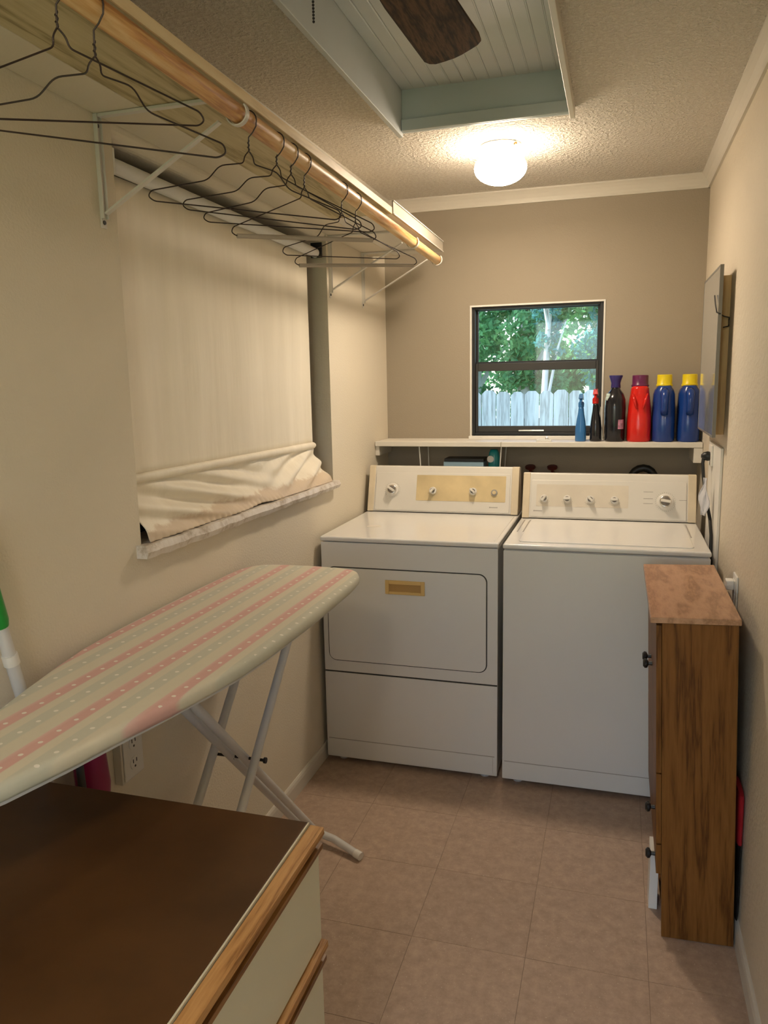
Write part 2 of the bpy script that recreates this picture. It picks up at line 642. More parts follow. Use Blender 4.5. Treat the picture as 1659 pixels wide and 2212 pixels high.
# ================================================================== STRUCTURE
# floor: slab with vinyl tiles
fl = structure(obj('floor', B().box(-0.15, XR + 0.12, YN - 0.1, YB + 0.12, -0.06, -0.0012), M['grout'], loc=(0, 0, 0)))
fl['kind'] = 'structure'
xs = [0.0, 0.2902, 0.5946, 0.8994, 1.2042, XR]
y0 = 2.415 - 0.3048 * 12
ys = [YN] + [y0 + 0.3048 * k for k in range(0, 17) if YN < y0 + 0.3048 * k < YB] + [YB]
tile_mesh = {}
g = 0.0006
for i in range(5):
    for j in range(len(ys) - 1):
        wx, wy = xs[i + 1] - xs[i], ys[j + 1] - ys[j]
        key = (round(wx, 3), round(wy, 3))
        if key not in tile_mesh:
            t = obj('tile', B().box(g, wx - g, g, wy - g, -0.0012, 0.0), M['tile'], parent=fl, loc=(0, 0, 0))
            tile_mesh[key] = t.data
            t.location = (xs[i], ys[j], 0)
            bpy.context.view_layer.objects.active = None
        else:
            t = bpy.data.objects.new('tile', tile_mesh[key])
            COL.objects.link(t)
            t.parent = fl
            t.location = (xs[i], ys[j], 0)

# left wall with window recess
WY0, WY1, WZ0, WZ1 = 1.567, 2.885, 1.095, 2.026
wl = B()
wl.box(-0.15, 0, YN - 0.1, WY0, 0, ZC)
wl.box(-0.15, 0, WY1, YB + 0.12, 0, ZC)
wl.box(-0.15, 0, WY0, WY1, 0, WZ0)
wl.box(-0.15, 0, WY0, WY1, WZ1 + 0.03, ZC)
wl.prism([(0, WY0, WZ1 + 0.03)] + [(-0.03 + 0.03 * cos(a), WY0, WZ1 + 0.03 - 0.03 * sin(a)) for a in [pi / 2 * k / 6 for k in range(7)]][1:] + [(-0.15, WY0, WZ1), (-0.15, WY0, WZ1 + 0.03)], (0, WY1 - WY0, 0))
structure(obj('wall_left', wl, M['wall'], loc=(0, 0, 0)))
# back wall with window opening
BX0, BX1, BZ0, BZ1 = 0.412, 1.0235, 1.215, 1.829
wb = B()
wb.box(0, BX0, YB, YB + 0.12, 0, ZC)
wb.box(BX1, XR, YB, YB + 0.12, 0, ZC)
wb.box(BX0, BX1, YB, YB + 0.12, 0, BZ0)
wb.box(BX0, BX1, YB, YB + 0.12, BZ1, ZC)
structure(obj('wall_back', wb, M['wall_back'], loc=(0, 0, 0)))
structure(obj('wall_right', B().box(XR, XR + 0.12, YN - 0.1, YB + 0.12, 0, ZC), M['wall_r'], loc=(0, 0, 0)))
wf = B()
wf.box(0, 0.22, YN - 0.1, YN, 0, ZC)
wf.box(1.22, XR, YN - 0.1, YN, 0, ZC)
wf.box(0.22, 1.22, YN - 0.1, YN, 2.08, ZC)
structure(obj('wall_front', wf, M['wall'], loc=(0, 0, 0)))

# ceiling with recessed tray
TX0, TX1, TY0, TY1, TZ = 0.36, 0.934, 0.80, 2.65, 2.43
cl = B()
cl.box(-0.15, TX0, YN - 0.1, YB + 0.12, ZC, ZC + 0.08)
cl.box(TX1, XR + 0.12, YN - 0.1, YB + 0.12, ZC, ZC + 0.08)
cl.box(TX0, TX1, YN - 0.1, TY0, ZC, ZC + 0.08)
cl.box(TX0, TX1, TY1, YB + 0.12, ZC, ZC + 0.08)
ceil = structure(obj('ceiling', cl, M['ceil'], loc=(0, 0, 0)))
LZ = ZC - 0.032
t = 0.016
obj('tray_side', B().box(TX0, TX0 + t, TY0, TY1, LZ, TZ + 0.02), M['bead'], ceil, bevel=0.002)
obj('tray_side', B().box(TX1 - t, TX1, TY0, TY1, LZ, TZ + 0.02), M['trimw'], ceil, bevel=0.002)
obj('tray_side', B().box(TX0 + t, TX1 - t, TY1 - t, TY1, LZ + 0.012, TZ + 0.02), M['bead_side'], ceil, bevel=0.002)
obj('tray_side', B().box(TX0 + t, TX1 - t, TY0, TY0 + t, LZ + 0.012, TZ + 0.02), M['bead_side'], ceil, bevel=0.002)
obj('tray_ledge', B().box(TX0 + t, TX1 - t, TY1 - t - 0.012, TY1 - t, LZ + 0.012, LZ + 0.05), M['bead_side'], ceil, bevel=0.004)
obj('tray_back', B().box(TX0, TX1, TY0, TY1, TZ + 0.012, TZ + 0.03), M['bead'], ceil)
nb = 13
wbd = (TX1 - TX0 - 2 * t) / nb
for k in range(nb):
    xa = TX0 + t + k * wbd
    b = B()
    pr = [(0.0015, 0.0), (wbd - 0.0015, 0.0), (wbd - 0.0015, 0.012), (0.0015, 0.012)]
    pr = [(0.0003, 0.0015), (0.002, 0.0), (wbd - 0.0045, 0.0), (wbd - 0.003, 0.0012), (wbd - 0.0003, 0.0012), (wbd - 0.0003, 0.012), (0.0003, 0.012)]
    b.prism([(xa + px, TY0 + t, TZ + pz) for px, pz in pr], (0, TY1 - TY0 - 2 * t, 0))
    obj('plank', b, M['bead'], ceil)


# crown mouldings: cove profile
def crown(name, a, bpt, inward):
    a, bpt, inw = Vector(a), Vector(bpt), Vector(inward)
    H, D = 0.057, 0.036
    pr = [(0, 0), (D, 0), (D, -0.006), (D * 0.8, -0.012), (D * 0.55, -0.022), (D * 0.32, -0.038), (0.009, -0.047), (0.009, -H), (0, -H)]
    b = B()
    b.prism([a + inw * d + Vector((0, 0, z)) for d, z in pr], bpt - a)
    return structure(obj(name, b, M['trimw'], loc=(0, 0, 0)))


crown('trim_1', (0, YB, ZC), (XR, YB, ZC), (0, -1, 0))
crown('trim_2', (XR, YN, ZC), (XR, YB, ZC), (-1, 0, 0))
crown('trim_3', (0, YN, ZC), (0, YB, ZC), (1, 0, 0))


def baseb(name, a, bpt, inward, H=0.064, T=0.010):
    a, bpt, inw = Vector(a), Vector(bpt), Vector(inward)
    pr = [(0, 0), (T, 0), (T, H * 0.72), (T * 0.75, H * 0.9), (T * 0.35, H), (0, H)]
    b = B()
    b.prism([a + inw * d + Vector((0, 0, z)) for d, z in pr], bpt - a)
    return structure(obj(name, b, M['trimw'], loc=(0, 0, 0)))


baseb('baseboard_left', (0, YN, 0), (0, YB, 0), (1, 0, 0))
baseb('baseboard_right', (XR, YN, 0), (XR, YB, 0), (-1, 0, 0))
baseb('baseboard_back', (0.01, YB, 0), (XR - 0.01, YB, 0), (0, -1, 0))

# back window: white bead, bronze frame, two sashes
w1 = structure(empty('window_1', ((BX0 + BX1) / 2, YB + 0.02, BZ0)))
fy = YB + 0.012


def frame4(x0, x1, z0, z1, w, ya, yb, wl=None, wr=None, wt=None, wbm=None):
    wl, wr, wt, wbm = wl or w, wr or w, wt or w, wbm or w
    b = B()
    b.box(x0, x0 + wl, ya, yb, z0, z1)
    b.box(x1 - wr, x1, ya, yb, z0, z1)
    b.box(x0 + wl, x1 - wr, ya, yb, z0, z0 + wbm)
    b.box(x0 + wl, x1 - wr, ya, yb, z1 - wt, z1)
    return b


obj('window_bead', frame4(BX0, BX1, BZ0, BZ1, 0.008, YB - 0.004, YB + 0.03), M['white'], w1, bevel=0.001)
obj('window_frame', frame4(BX0 + 0.008, BX1 - 0.008, BZ0 + 0.008, BZ1 - 0.008, 0.012, fy, fy + 0.06, wl=0.014, wr=0.016, wbm=0.014), M['bronze'], w1, bevel=0.002)
ux0, ux1 = BX0 + 0.022, BX1 - 0.024
up_s = obj('upper_sash', frame4(ux0, ux1, 1.545, BZ1 - 0.020, 0.010, fy + 0.036, fy + 0.05, wt=0.003, wbm=0.025), M['bronze'], w1, bevel=0.001)
obj('pane', B().box(ux0 + 0.010, ux1 - 0.010, fy + 0.042, fy + 0.045, 1.568, BZ1 - 0.022), M['glass'], up_s)
lo_s = obj('lower_sash', frame4(ux0, ux1, BZ0 + 0.022, 1.562, 0.012, fy + 0.014, fy + 0.030, wbm=0.030, wt=0.036), M['bronze2'], w1, bevel=0.002)
obj('pane', B().box(ux0 + 0.011, ux1 - 0.011, fy + 0.021, fy + 0.024, BZ0 + 0.05, 1.528), M['glass'], lo_s)
obj('sash_pull', B().box(0.64, 0.76, fy + 0.004, fy + 0.014, BZ0 + 0.026, BZ0 + 0.034), M['chrome'], lo_s, bevel=0.002)
obj('window_sill', B().box(BX0 - 0.004, BX1 + 0.004, YB - 0.022, YB + 0.02, BZ0 - 0.008, BZ0 + 0.008), M['white'], w1, bevel=0.003)

# left window behind the shade
w2 = structure(empty('window_2', (-0.12, (WY0 + WY1) / 2, WZ0)))
b = B()
b.box(-0.149, -0.115, WY0, WY1, WZ0, WZ0 + 0.03)
b.box(-0.149, -0.115, WY0, WY1, WZ1 - 0.03, WZ1)
b.box(-0.149, -0.115, WY0, WY0 + 0.03, WZ0, WZ1)
b.box(-0.149, -0.115, WY1 - 0.03, WY1, WZ0, WZ1)
obj('window_frame', b, M['bronze'], w2)
obj('pane', B().box(-0.14, -0.132, WY0 + 0.03, WY1 - 0.03, WZ0 + 0.03, WZ1 - 0.03), M['opaque_pane'], w2)  # opaque dark pane added to keep daylight out of the recess
random.seed(5)


def sillring(y, k):
    j = 0.003 * random.uniform(-1, 1)
    xo = 0.036 + j
    zt = 1.112 + 0.0015 * random.uniform(-1, 1) - 0.012 * (y - 1.53) / 1.35
    zb = 1.080 + 0.002 * random.uniform(-1, 1) - 0.006 * (y - 1.53) / 1.35
    return [(-0.10, y, zb + 0.014), (0.001, y, zb), (xo - 0.006, y, zb), (xo, y, (zb + zt) / 2), (xo - 0.008, y, zt), (-0.10, y, zt)]


sr = [sillring(1.54 + (2.885 - 1.54) * k / 40, k) for k in range(41)]
sr[0] = [(a * 0.9, y + 0.006, z) for a, y, z in sr[0]]
obj('window_sill', B().loft(sr), M['sill'], w2, smooth=True)

# ================================================================== OUTSIDE
GZ = -0.35
structure(obj('ground', B().box(-14, 16, -16, 26, GZ - 0.1, GZ), M['grass'], loc=(0, 8, GZ - 0.1)))
fn = empty('garden_fence', (0.4, 8.0, GZ))
tag(fn, 'weathered grey wooden plank fence outside the back window', 'fence')
random.seed(11)
px = -4.2
while px < 5.2:
    wd = random.choice([0.135, 0.14, 0.142])
    top = 1.37 + random.uniform(-0.012, 0.012)
    yy = 8.0 + random.uniform(-0.006, 0.006)
    b = B()
    b.prism([(px, yy, GZ + 0.03), (px + wd, yy, GZ + 0.03), (px + wd, yy, top - 0.035), (px + wd - 0.035, yy, top), (px + 0.035, yy, top), (px, yy, top - 0.035)], (0, 0.018, 0))
    obj('plank', b, M['fence'], fn)
    px += wd + 0.007
for z in (GZ + 0.35, 1.0):
    obj('rail', B().box(-4.2, 5.2, 8.03, 8.07, z, z + 0.09), M['fence'], fn)


def tree(x, y, h, rad, seed, label, leaf, trunk_r=0.10, nleaf=3000, lean=0.0, sz=0.11):
    random.seed(seed)
    r = empty('garden_tree', (x, y, GZ))
    tag(r, label, 'tree')
    P = [(x, y, GZ), (x + lean * 0.3, y, GZ + h * 0.35), (x + lean * 0.6, y + 0.05, GZ + h * 0.7), (x + lean, y, GZ + h * 0.96)]
    tb = B().tube(P, [trunk_r, trunk_r * 0.8, trunk_r * 0.6, trunk_r * 0.3], 10)
    for k in range(5):
        a = 2 * pi * k / 5 + 0.4
        z0 = GZ + h * (0.38 + 0.09 * k)
        s = (x + lean * 0.5, y, z0)
        tb.tube([s, (s[0] + cos(a) * rad * 0.4, s[1] + sin(a) * rad * 0.3, z0 + h * 0.13), (s[0] + cos(a) * rad * 0.75, s[1] + sin(a) * rad * 0.5, z0 + h * 0.2)], [trunk_r * 0.45, trunk_r * 0.3, trunk_r * 0.12], 6)
    obj('trunk', tb, M['trunk'], r, smooth=True)
    b = B()
    cl_ = [(Vector((x + lean * 0.7 + random.gauss(0, rad * 0.42), y + random.gauss(0, rad * 0.28), GZ + h * random.uniform(0.28, 1.0))), rad * random.uniform(0.22, 0.42)) for _ in range(26)]
    cl_ = [(Vector((min(max(c.x, x - rad * 0.7), x + rad * 0.7), min(max(c.y, y - rad * 0.6), y + rad * 0.6), c.z)), q) for c, q in cl_]
    for k in range(nleaf):
        c, rr = random.choice(cl_)
        d = Vector((random.gauss(0, 1), random.gauss(0, 1), random.gauss(0, 1))).normalized() * rr * random.uniform(0.5, 1)
        p = c + d
        if p.z < 0.5:
            p.z = 0.5 + random.random() * 0.5
        u = Vector((random.gauss(0, 1), random.gauss(0, 1), random.gauss(0, 1))).normalized()
        w = u.cross(Vector((random.gauss(0, 1), random.gauss(0, 1), random.gauss(0, 1)))).normalized()
        l = sz * random.uniform(0.6, 1.3)
        b.add([p - u * l * 0.5, p + w * l * 0.26, p + u * l * 0.5, p - w * l * 0.26], [(0, 1, 2, 3)])
    obj('crown', b, leaf, r, kind='stuff')
    return r


tree(-1.75, 9.6, 4.2, 1.0, 1, 'bushy green tree beyond the fence at the left of the back window', M['leaf1'], nleaf=9000, sz=0.09)
tree(-0.02, 9.6, 4.4, 0.72, 2, 'green dense tree beyond the fence in the left half of the window view', M['leaf1'], nleaf=15000, sz=0.085)
tree(0.24, 8.62, 4.2, 0.26, 3, 'thin pale-trunked tree just beyond the fence in the middle of the window view', M['leaf2'], trunk_r=0.045, nleaf=1500, lean=0.22, sz=0.07)
tree(1.55, 9.7, 4.4, 0.78, 4, 'blue-green tree beyond the fence at the right of the window view', M['leaf2'], nleaf=15000, sz=0.085)
tree(3.6, 10.2, 4.8, 1.1, 6, 'broad blue-green tree beyond the fence at its far right end', M['leaf2'], nleaf=2500)
tree(-4.3, 10.4, 5.0, 1.2, 7, 'broad green tree beyond the fence at its far left end', M['leaf1'], nleaf=2500)
tree(0.7, 14.4, 5.4, 1.6, 8, 'large green tree farthest back beyond the fence', M['leaf1'], nleaf=14000, sz=0.14)


tree(-0.95, 11.6, 4.4, 0.95, 9, 'green tree in the second row beyond the fence, left of the window middle', M['leaf1'], nleaf=9000, sz=0.1)
tree(1.25, 11.6, 4.4, 0.95, 10, 'blue-green tree in the second row beyond the fence, right of the window middle', M['leaf2'], nleaf=9000, sz=0.1)


# ================================================================== WASHER AND DRYER
YD = 2.675
ZT = 0.914


def slope_frame(yb, zb, yt, zt):
    s = Vector((0, yt - yb, zt - zb)).normalized()
    n = Vector((0, -s.z, s.y))          # outward, towards the room
    return Vector((0, yb, zb)), s, n


def rplate(x0, x1, s0, s1, r, O, s, n, h0, h1):
    b = B()
    pts = [O + Vector((px_, 0, 0)) + s * pz_ + n * h0 for px_, pz_ in rrect(x0, x1, s0, s1, r)]
    b.prism(pts, n * (h1 - h0))
    return b


def dial(parent, name, c, n, s, r, ang, big=False):
    """round knob with grip bar standing on the slanted console"""
    xax = Vector((1, 0, 0))
    if big:
        sk = obj(name, B().lathe([(r, 0), (r, 0.004), (r * 0.9, 0.007), (r * 0.72, 0.008)], c, n, 32), M['fascia'], parent, smooth=True)
        obj('dial_ring', B().lathe([(r * 0.72, 0.0), (r * 0.70, 0.010), (r * 0.66, 0.011)], c + n * 0.007, n, 32), M['chrome'], sk, smooth=True)
        obj('dial_centre', B().lathe([(r * 0.60, 0.0), (r * 0.58, 0.012), (r * 0.5, 0.014)], c + n * 0.008, n, 28), M['knobdark'], sk, smooth=True)
        base, gl, gw, gh = 0.014, r * 0.60, r * 0.17, 0.012
    else:
        sk = obj(name, B().lathe([(r, 0), (r * 0.95, 0.005), (r * 0.6, 0.007)], c, n, 24), M['fascia'], parent, smooth=True)
        obj('knob_centre', B().lathe([(r * 0.62, 0.0), (r * 0.58, 0.008)], c + n * 0.005, n, 20), M['knobdark'], sk, smooth=True)
        base, gl, gw, gh = 0.010, r * 0.85, r * 0.28, 0.010
    d = xax * cos(ang) + s * sin(ang)
    e = n.cross(d)
    obj('grip', B().obox(c + n * (base + gh * 0.5), d, e, n, gl, gw, gh), M['fascia'], sk, bevel=0.0015)
    return sk


def ticks(c, n, s, r, cnt, l=0.003, w=0.0006, a0=0, a1=2 * pi):
    b = B()
    for k in range(cnt):
        a = a0 + (a1 - a0) * k / cnt
        d = Vector((1, 0, 0)) * cos(a) + s * sin(a)
        b.obox(c + d * (r + l * 0.5) + n * 0.0003, d, n.cross(d), n, l * 0.5, w, 0.0003)
    return b


def machine(name, x0, x1, yf, console_yb, zct, is_dryer):
    t0 = empty(name, ((x0 + x1) / 2, yf + 0.33, 0))
    yr = 3.385
    zb = 0.022
    obj('cabinet_body', B().box(x0 + 0.003, x1 - 0.003, yf + 0.006, yr, zb, ZT - 0.021), M['enamel'], t0, bevel=0.006, seg=3)
    # front panel, folded metal
    if is_dryer:
        obj('front_panel', B().prism([(a, yf, c) for a, c in rrect(x0 + 0.002, x1 - 0.002, 0.381, ZT - 0.0215, 0.004)], (0, 0.0055, 0)), M['enamel'], t0, bevel=0.002)
        dg = obj('door_gap', B().prism([(a, yf - 0.0008, c) for a, c in rrect(0.041, 0.658, 0.424, 0.798, 0.032, 8)], (0, 0.001, 0)), M['gap_shade'], t0)  # dark plate drawn as the shaded gap around the door
        dr = obj('door', B().prism([(a, yf - 0.006, c) for a, c in rrect(0.0445, 0.6545, 0.4275, 0.7945, 0.029, 8)], (0, 0.0055, 0)), M['enamel'], t0, bevel=0.002)
        hf = B()
        hx0, hx1, hz0, hz1 = 0.277, 0.428, 0.705, 0.758
        hf.box(hx0, hx0 + 0.014, yf - 0.012, yf - 0.005, hz0, hz1)
        hf.box(hx1 - 0.014, hx1, yf - 0.012, yf - 0.005, hz0, hz1)
        hf.box(hx0 + 0.014, hx1 - 0.014, yf - 0.012, yf - 0.005, hz0, hz0 + 0.011)
        hf.box(hx0 + 0.014, hx1 - 0.014, yf - 0.012, yf - 0.005, hz1 - 0.014, hz1)
        hd = obj('handle', hf, M['handle_almond'], dr, bevel=0.0015, label='yellowed almond recessed handle')
        obj('handle_recess', B().box(hx0 + 0.012, hx1 - 0.012, yf - 0.0075, yf - 0.0055, hz0 + 0.009, hz1 - 0.012), M['handle_dark'], dr)
        obj('lower_panel', B().prism([(a, yf, c) for a, c in rrect(x0 + 0.002, x1 - 0.002, zb, 0.375, 0.004)], (0, 0.0055, 0)), M['enamel'], t0, bevel=0.002)
        obj('panel_seam', B().box(x0 + 0.004, x1 - 0.004, yf + 0.003, yf + 0.0058, 0.374, 0.382), M['gap_shade'], t0)
        obj('toe_panel', B().prism([(a, yf - 0.0012, c) for a, c in rrect(x0 + 0.008, x1 - 0.018, zb + 0.004, 0.097, 0.006)], (0, 0.002, 0)), M['enamel'], t0, bevel=0.001)
    else:
        obj('front_panel', B().prism([(a, yf, c) for a, c in rrect(x0 + 0.002, x1 - 0.002, zb, ZT - 0.0235, 0.004)], (0, 0.0055, 0)), M['enamel'], t0, bevel=0.002)
        obj('toe_panel', B().prism([(a, yf - 0.0012, c) for a, c in rrect(x0 + 0.010, x1 - 0.008, zb + 0.003, 0.090, 0.006)], (0, 0.002, 0)), M['enamel'], t0, bevel=0.001)
    tz = 0.098 if is_dryer else 0.091
    obj('toe_seam', B().box(x0 + 0.010, x1 - 0.012, yf - 0.0006, yf + 0.001, tz, tz + 0.0022), M['greymark'], t0)
    # top
    lidt = obj('top_panel', B().box(x0, x1, yf - 0.006, yr + 0.01, ZT - 0.0185, ZT), M['enamel_top'], t0, bevel=0.007, seg=4)
    if is_dryer:
        obj('top_bead', B().box(x1 - 0.022, x1 - 0.015, yf + 0.03, 3.22, ZT - 0.002, ZT + 0.0015), M['enamel_top'], t0, bevel=0.001)
        obj('ring_mark', B().lathe([(0.030, 0), (0.030, 0.0004), (0.026, 0.0004)], (0.165, 2.90, ZT), (0, 0, 1), 28), M['fascia'], t0)
    else:
        obj('washer_lid', B().prism([(a, c, ZT - 0.001) for a, c in rrect(x0 + 0.05, x1 - 0.05, yf + 0.04, 3.165, 0.02)], (0, 0, 0.005)), M['enamel_top'], t0, bevel=0.002)
        for sx in (x0 + 0.022, x0 + 0.044, x1 - 0.044):
            obj('lid_groove', B().box(sx - 0.0022, sx + 0.0022, 2.90, 3.15, ZT - 0.001, ZT + 0.0008), M['greymark'], t0)
    # feet
    for fx in (x0 + 0.055, x1 - 0.055):
        for fy_ in (yf + 0.045, yr - 0.06):
            obj('foot', B().lathe([(0.017, 0.0), (0.017, 0.008), (0.008, 0.010), (0.008, 0.026)], (fx, fy_, 0.0), n=14), M['steelwhite'], t0, smooth=True)
    # console
    ytop = console_yb + 0.058
    O, s, n = slope_frame(console_yb, ZT + 0.003, ytop, zct)
    L = math.hypot(ytop - console_yb, zct - ZT - 0.003)
    ca, cb = x0 + 0.006, x1 - 0.004
    cons = obj('console', B().prism([(ca, console_yb, ZT + 0.003), (ca, ytop, zct), (ca, ytop + 0.055, zct - 0.004), (ca, yr, ZT + 0.003)], (cb - ca, 0, 0)), M['fascia'], t0, bevel=0.005, seg=3)
    for a, bb in ((ca - 0.001, ca + 0.028), (cb - 0.030, cb + 0.001)):
        obj('end_cap', B().prism([(a, console_yb - 0.003, ZT + 0.003), (a, ytop - 0.003, zct + 0.001), (a, ytop + 0.02, zct + 0.001), (a, yr - 0.05, ZT + 0.003)], (bb - a, 0, 0)), M['almond'], cons, bevel=0.003, label='yellowed almond end cap')
    fas = obj('fascia', rplate(ca + 0.034, cb - 0.036, 0.006, L - 0.030, 0.006, O, s, n, 0.0, 0.004), M['fascia'], cons, bevel=0.0015)

    def on_face(x, z):
        return O + Vector((x, 0, 0)) + s * ((z - O.z) / s.z) + n * 0.004

    if is_dryer:
        pn = obj('control_panel', rplate(0.247, 0.640, 0.052, L - 0.040, 0.003, O, s, n, 0.003, 0.0048), M['panel_beige'], cons, label='yellowed beige printed control panel')
        c = on_face(0.137, 1.010)
        dial(cons, 'timer_dial', c, n, s, 0.029, -0.55, True)
        obj('dial_marks', ticks(c, n, s, 0.033, 26), M['greymark'], cons, kind='stuff')
        for x, ang in ((0.322, 0.9), (0.500, -0.7)):
            cc = on_face(x, 1.010) + n * 0.001
            dial(cons, 'knob', cc, n, s, 0.0165, ang)
            obj('dial_marks', ticks(cc, n, s, 0.020, 9, 0.005, 0.0005, -2.6, -0.2), M['greymark'], cons, kind='stuff')
        cc = on_face(0.592, 1.006) + n * 0.001
        sb = obj('start_button', B().lathe([(0.014, 0), (0.014, 0.004), (0.010, 0.005)], cc, n, 22), M['greymark'], cons, smooth=True, label='grey ringed start button')
        obj('button_cap', B().lathe([(0.008, 0), (0.008, 0.004)], cc + n * 0.004, n, 18), M['panel_beige'], sb, smooth=True)
        nx, nz, cnt = 0.575, 0.945, 7
    else:
        pn = obj('control_panel', rplate(0.775, 1.140, 0.050, L - 0.048, 0.003, O, s, n, 0.003, 0.0046), M['panel_pale'], cons, label='pale printed control panel')
        for x, ang in ((0.807, 1.0), (0.900, 0.05), (0.992, -0.75), (1.086, 0.0)):
            cc = on_face(x, 0.995) + n * 0.001
            dial(cons, 'knob', cc, n, s, 0.0165, ang)
            obj('dial_marks', ticks(cc, n, s, 0.020, 9, 0.005, 0.0005, -2.6, -0.2), M['greymark'], cons, kind='stuff')
        c = on_face(1.280, 0.993)
        dial(cons, 'timer_dial', c, n, s, 0.032, -0.15, True)
        obj('dial_marks', ticks(c, n, s, 0.036, 30), M['greymark'], cons, kind='stuff')
        b = B()
        for z in (1.030, 1.004, 0.985):
            q = on_face(1.215, z)
            b.obox(q, (1, 0, 0), s, n, 0.018, 0.0009, 0.0004)
        q = on_face(1.345, 1.000)
        b.obox(q, (1, 0, 0), s, n, 0.014, 0.0009, 0.0004)
        obj('printed_lines', b, M['greymark'], cons, kind='stuff')
        nx, nz, cnt = 0.768, 0.946, 7
    b = B()
    random.seed(3)
    for k in range(cnt):
        q = on_face(nx + k * 0.0052, nz)
        b.obox(q, (1, 0, 0), s, n, 0.0019, 0.0026 if k in (0,) else 0.0019, 0.0006)
    obj('nameplate', b, M['greymark'], cons, kind='stuff')
    return t0


dry = machine('clothes_dryer', 0.019, 0.698, YD, 3.243, 1.114, True)
tag(dry, 'white front-loading clothes dryer with square door and yellowed almond handle, left of the washer', 'dryer')
wsh = machine('washing_machine', 0.7135, 1.398, YD - 0.006, 3.188, 1.098, False)
tag(wsh, 'white top-loading washing machine with plain front and dial at right of its console', 'washer')

# ================================================================== BACK SHELF AND WHAT STANDS ON IT
ZS = 1.210
sh = empty('wall_shelf', (0.717, 3.56, ZS - 0.024))
tag(sh, 'white painted wooden shelf under the back window, above the machines', 'shelf')
obj('shelf_board', B().box(0.002, 0.5915, 3.45, YB - 0.001, ZS - 0.022, ZS), M['shelfw'], sh, bevel=0.002)
obj('shelf_board', B().box(0.5925, XR - 0.002, 3.45, YB - 0.001, ZS - 0.022, ZS), M['shelfw'], sh, bevel=0.002)
obj('cleat', B().box(0.001, 0.020, 3.46, YB - 0.002, ZS - 0.066, ZS - 0.0225), M['shelfw'], sh, bevel=0.001)
obj('cleat', B().box(XR - 0.036, XR - 0.001, 3.452, YB - 0.002, ZS - 0.085, ZS - 0.0225), M['shelfw'], sh, bevel=0.001)


def sring(cx, cy, z, rx, ry, n=28, e=2.6):
    out = []
    for k in range(n):
        a = 2 * pi * k / n
        c_, s_ = cos(a), sin(a)
        out.append((cx + rx * abs(c_) ** (2 / e) * (1 if c_ >= 0 else -1), cy + ry * abs(s_) ** (2 / e) * (1 if s_ >= 0 else -1), z))
    return out


def jug(name, cx, cy, bodymat, capmat, label, cat='bottle', group=None, rx=0.050, H=0.285, waist=False, handle=True):
    r = empty(name, (cx, cy, ZS))
    tag(r, label, cat, group)
    z = ZS
    ry = 0.070
    if waist:
        lv = [(0, .94, 0), (0.006, 1.0, 0), (0.06, 1.0, 0), (0.10, 0.98, 0), (0.15, .92, .006), (0.185, .84, .010), (0.205, .78, .012), (0.225, .74, .010), (0.236, .62, .006)]
    else:
        lv = [(0, .94, 0), (0.006, 1.0, 0), (0.10, 1.0, 0), (0.135, 1.0, .008), (0.17, .98, .014), (0.20, .95, .016), (0.218, .84, .012), (0.228, .66, .006), (0.236, .60, .004)]
    obj('body', B().loft([sring(cx, cy + dy, z + h, rx * k, ry * (k - dy * 2.5)) for h, k, dy in lv]), bodymat, r, smooth='all')
    if handle:
        # grip loop on the narrow front side
        yf0 = cy - ry
        pth = [(cx, yf0 + 0.026, z + 0.214), (cx, yf0 + 0.010, z + 0.207), (cx, yf0 + 0.001, z + 0.190), (cx, yf0 - 0.001, z + 0.165), (cx, yf0 + 0.002, z + 0.140), (cx, yf0 + 0.010, z + 0.118)]
        obj('handle', B().tube(pth, [0.016, 0.017, 0.016, 0.015, 0.015, 0.016], 12), bodymat, r, smooth='all')
    cr = rx * 0.66
    cap = B()
    prof = [(cr * 1.08, 0.0), (cr * 1.10, 0.006), (cr * 1.0, 0.010), (cr * 0.98, H - 0.236 - 0.002), (cr * 0.9, H - 0.236)]
    cap.lathe(prof, (cx, cy + 0.004, z + 0.234), n=26)
    obj('cap', cap, capmat, r, smooth=True)
    return r


BY = 3.545
jug('detergent_bottle', 1.378, BY, M['blue'], M['yellow'], 'blue detergent bottle with yellow cap at the right end of the shelf', group=None, rx=0.046)
jug('detergent_bottle', 1.277, BY, M['blue'], M['yellow'], 'blue detergent bottle with yellow cap next to the tall red bottle', group=None, rx=0.047)
rb = jug('detergent_bottle', 1.178, BY, M['red'], M['purple'], 'tall red detergent bottle with dark purple cap on the shelf', rx=0.051, waist=True, handle=False)
b = B()
for sx in (-1, 1):
    b.tube([(1.178 + sx * 0.030, BY - 0.052, ZS + 0.205), (1.178 + sx * 0.022, BY - 0.061, ZS + 0.175), (1.178 + sx * 0.012, BY - 0.066, ZS + 0.14)], [0.004, 0.007, 0.003], 8)
obj('grip_ridge', b, M['red'], rb, smooth='all')

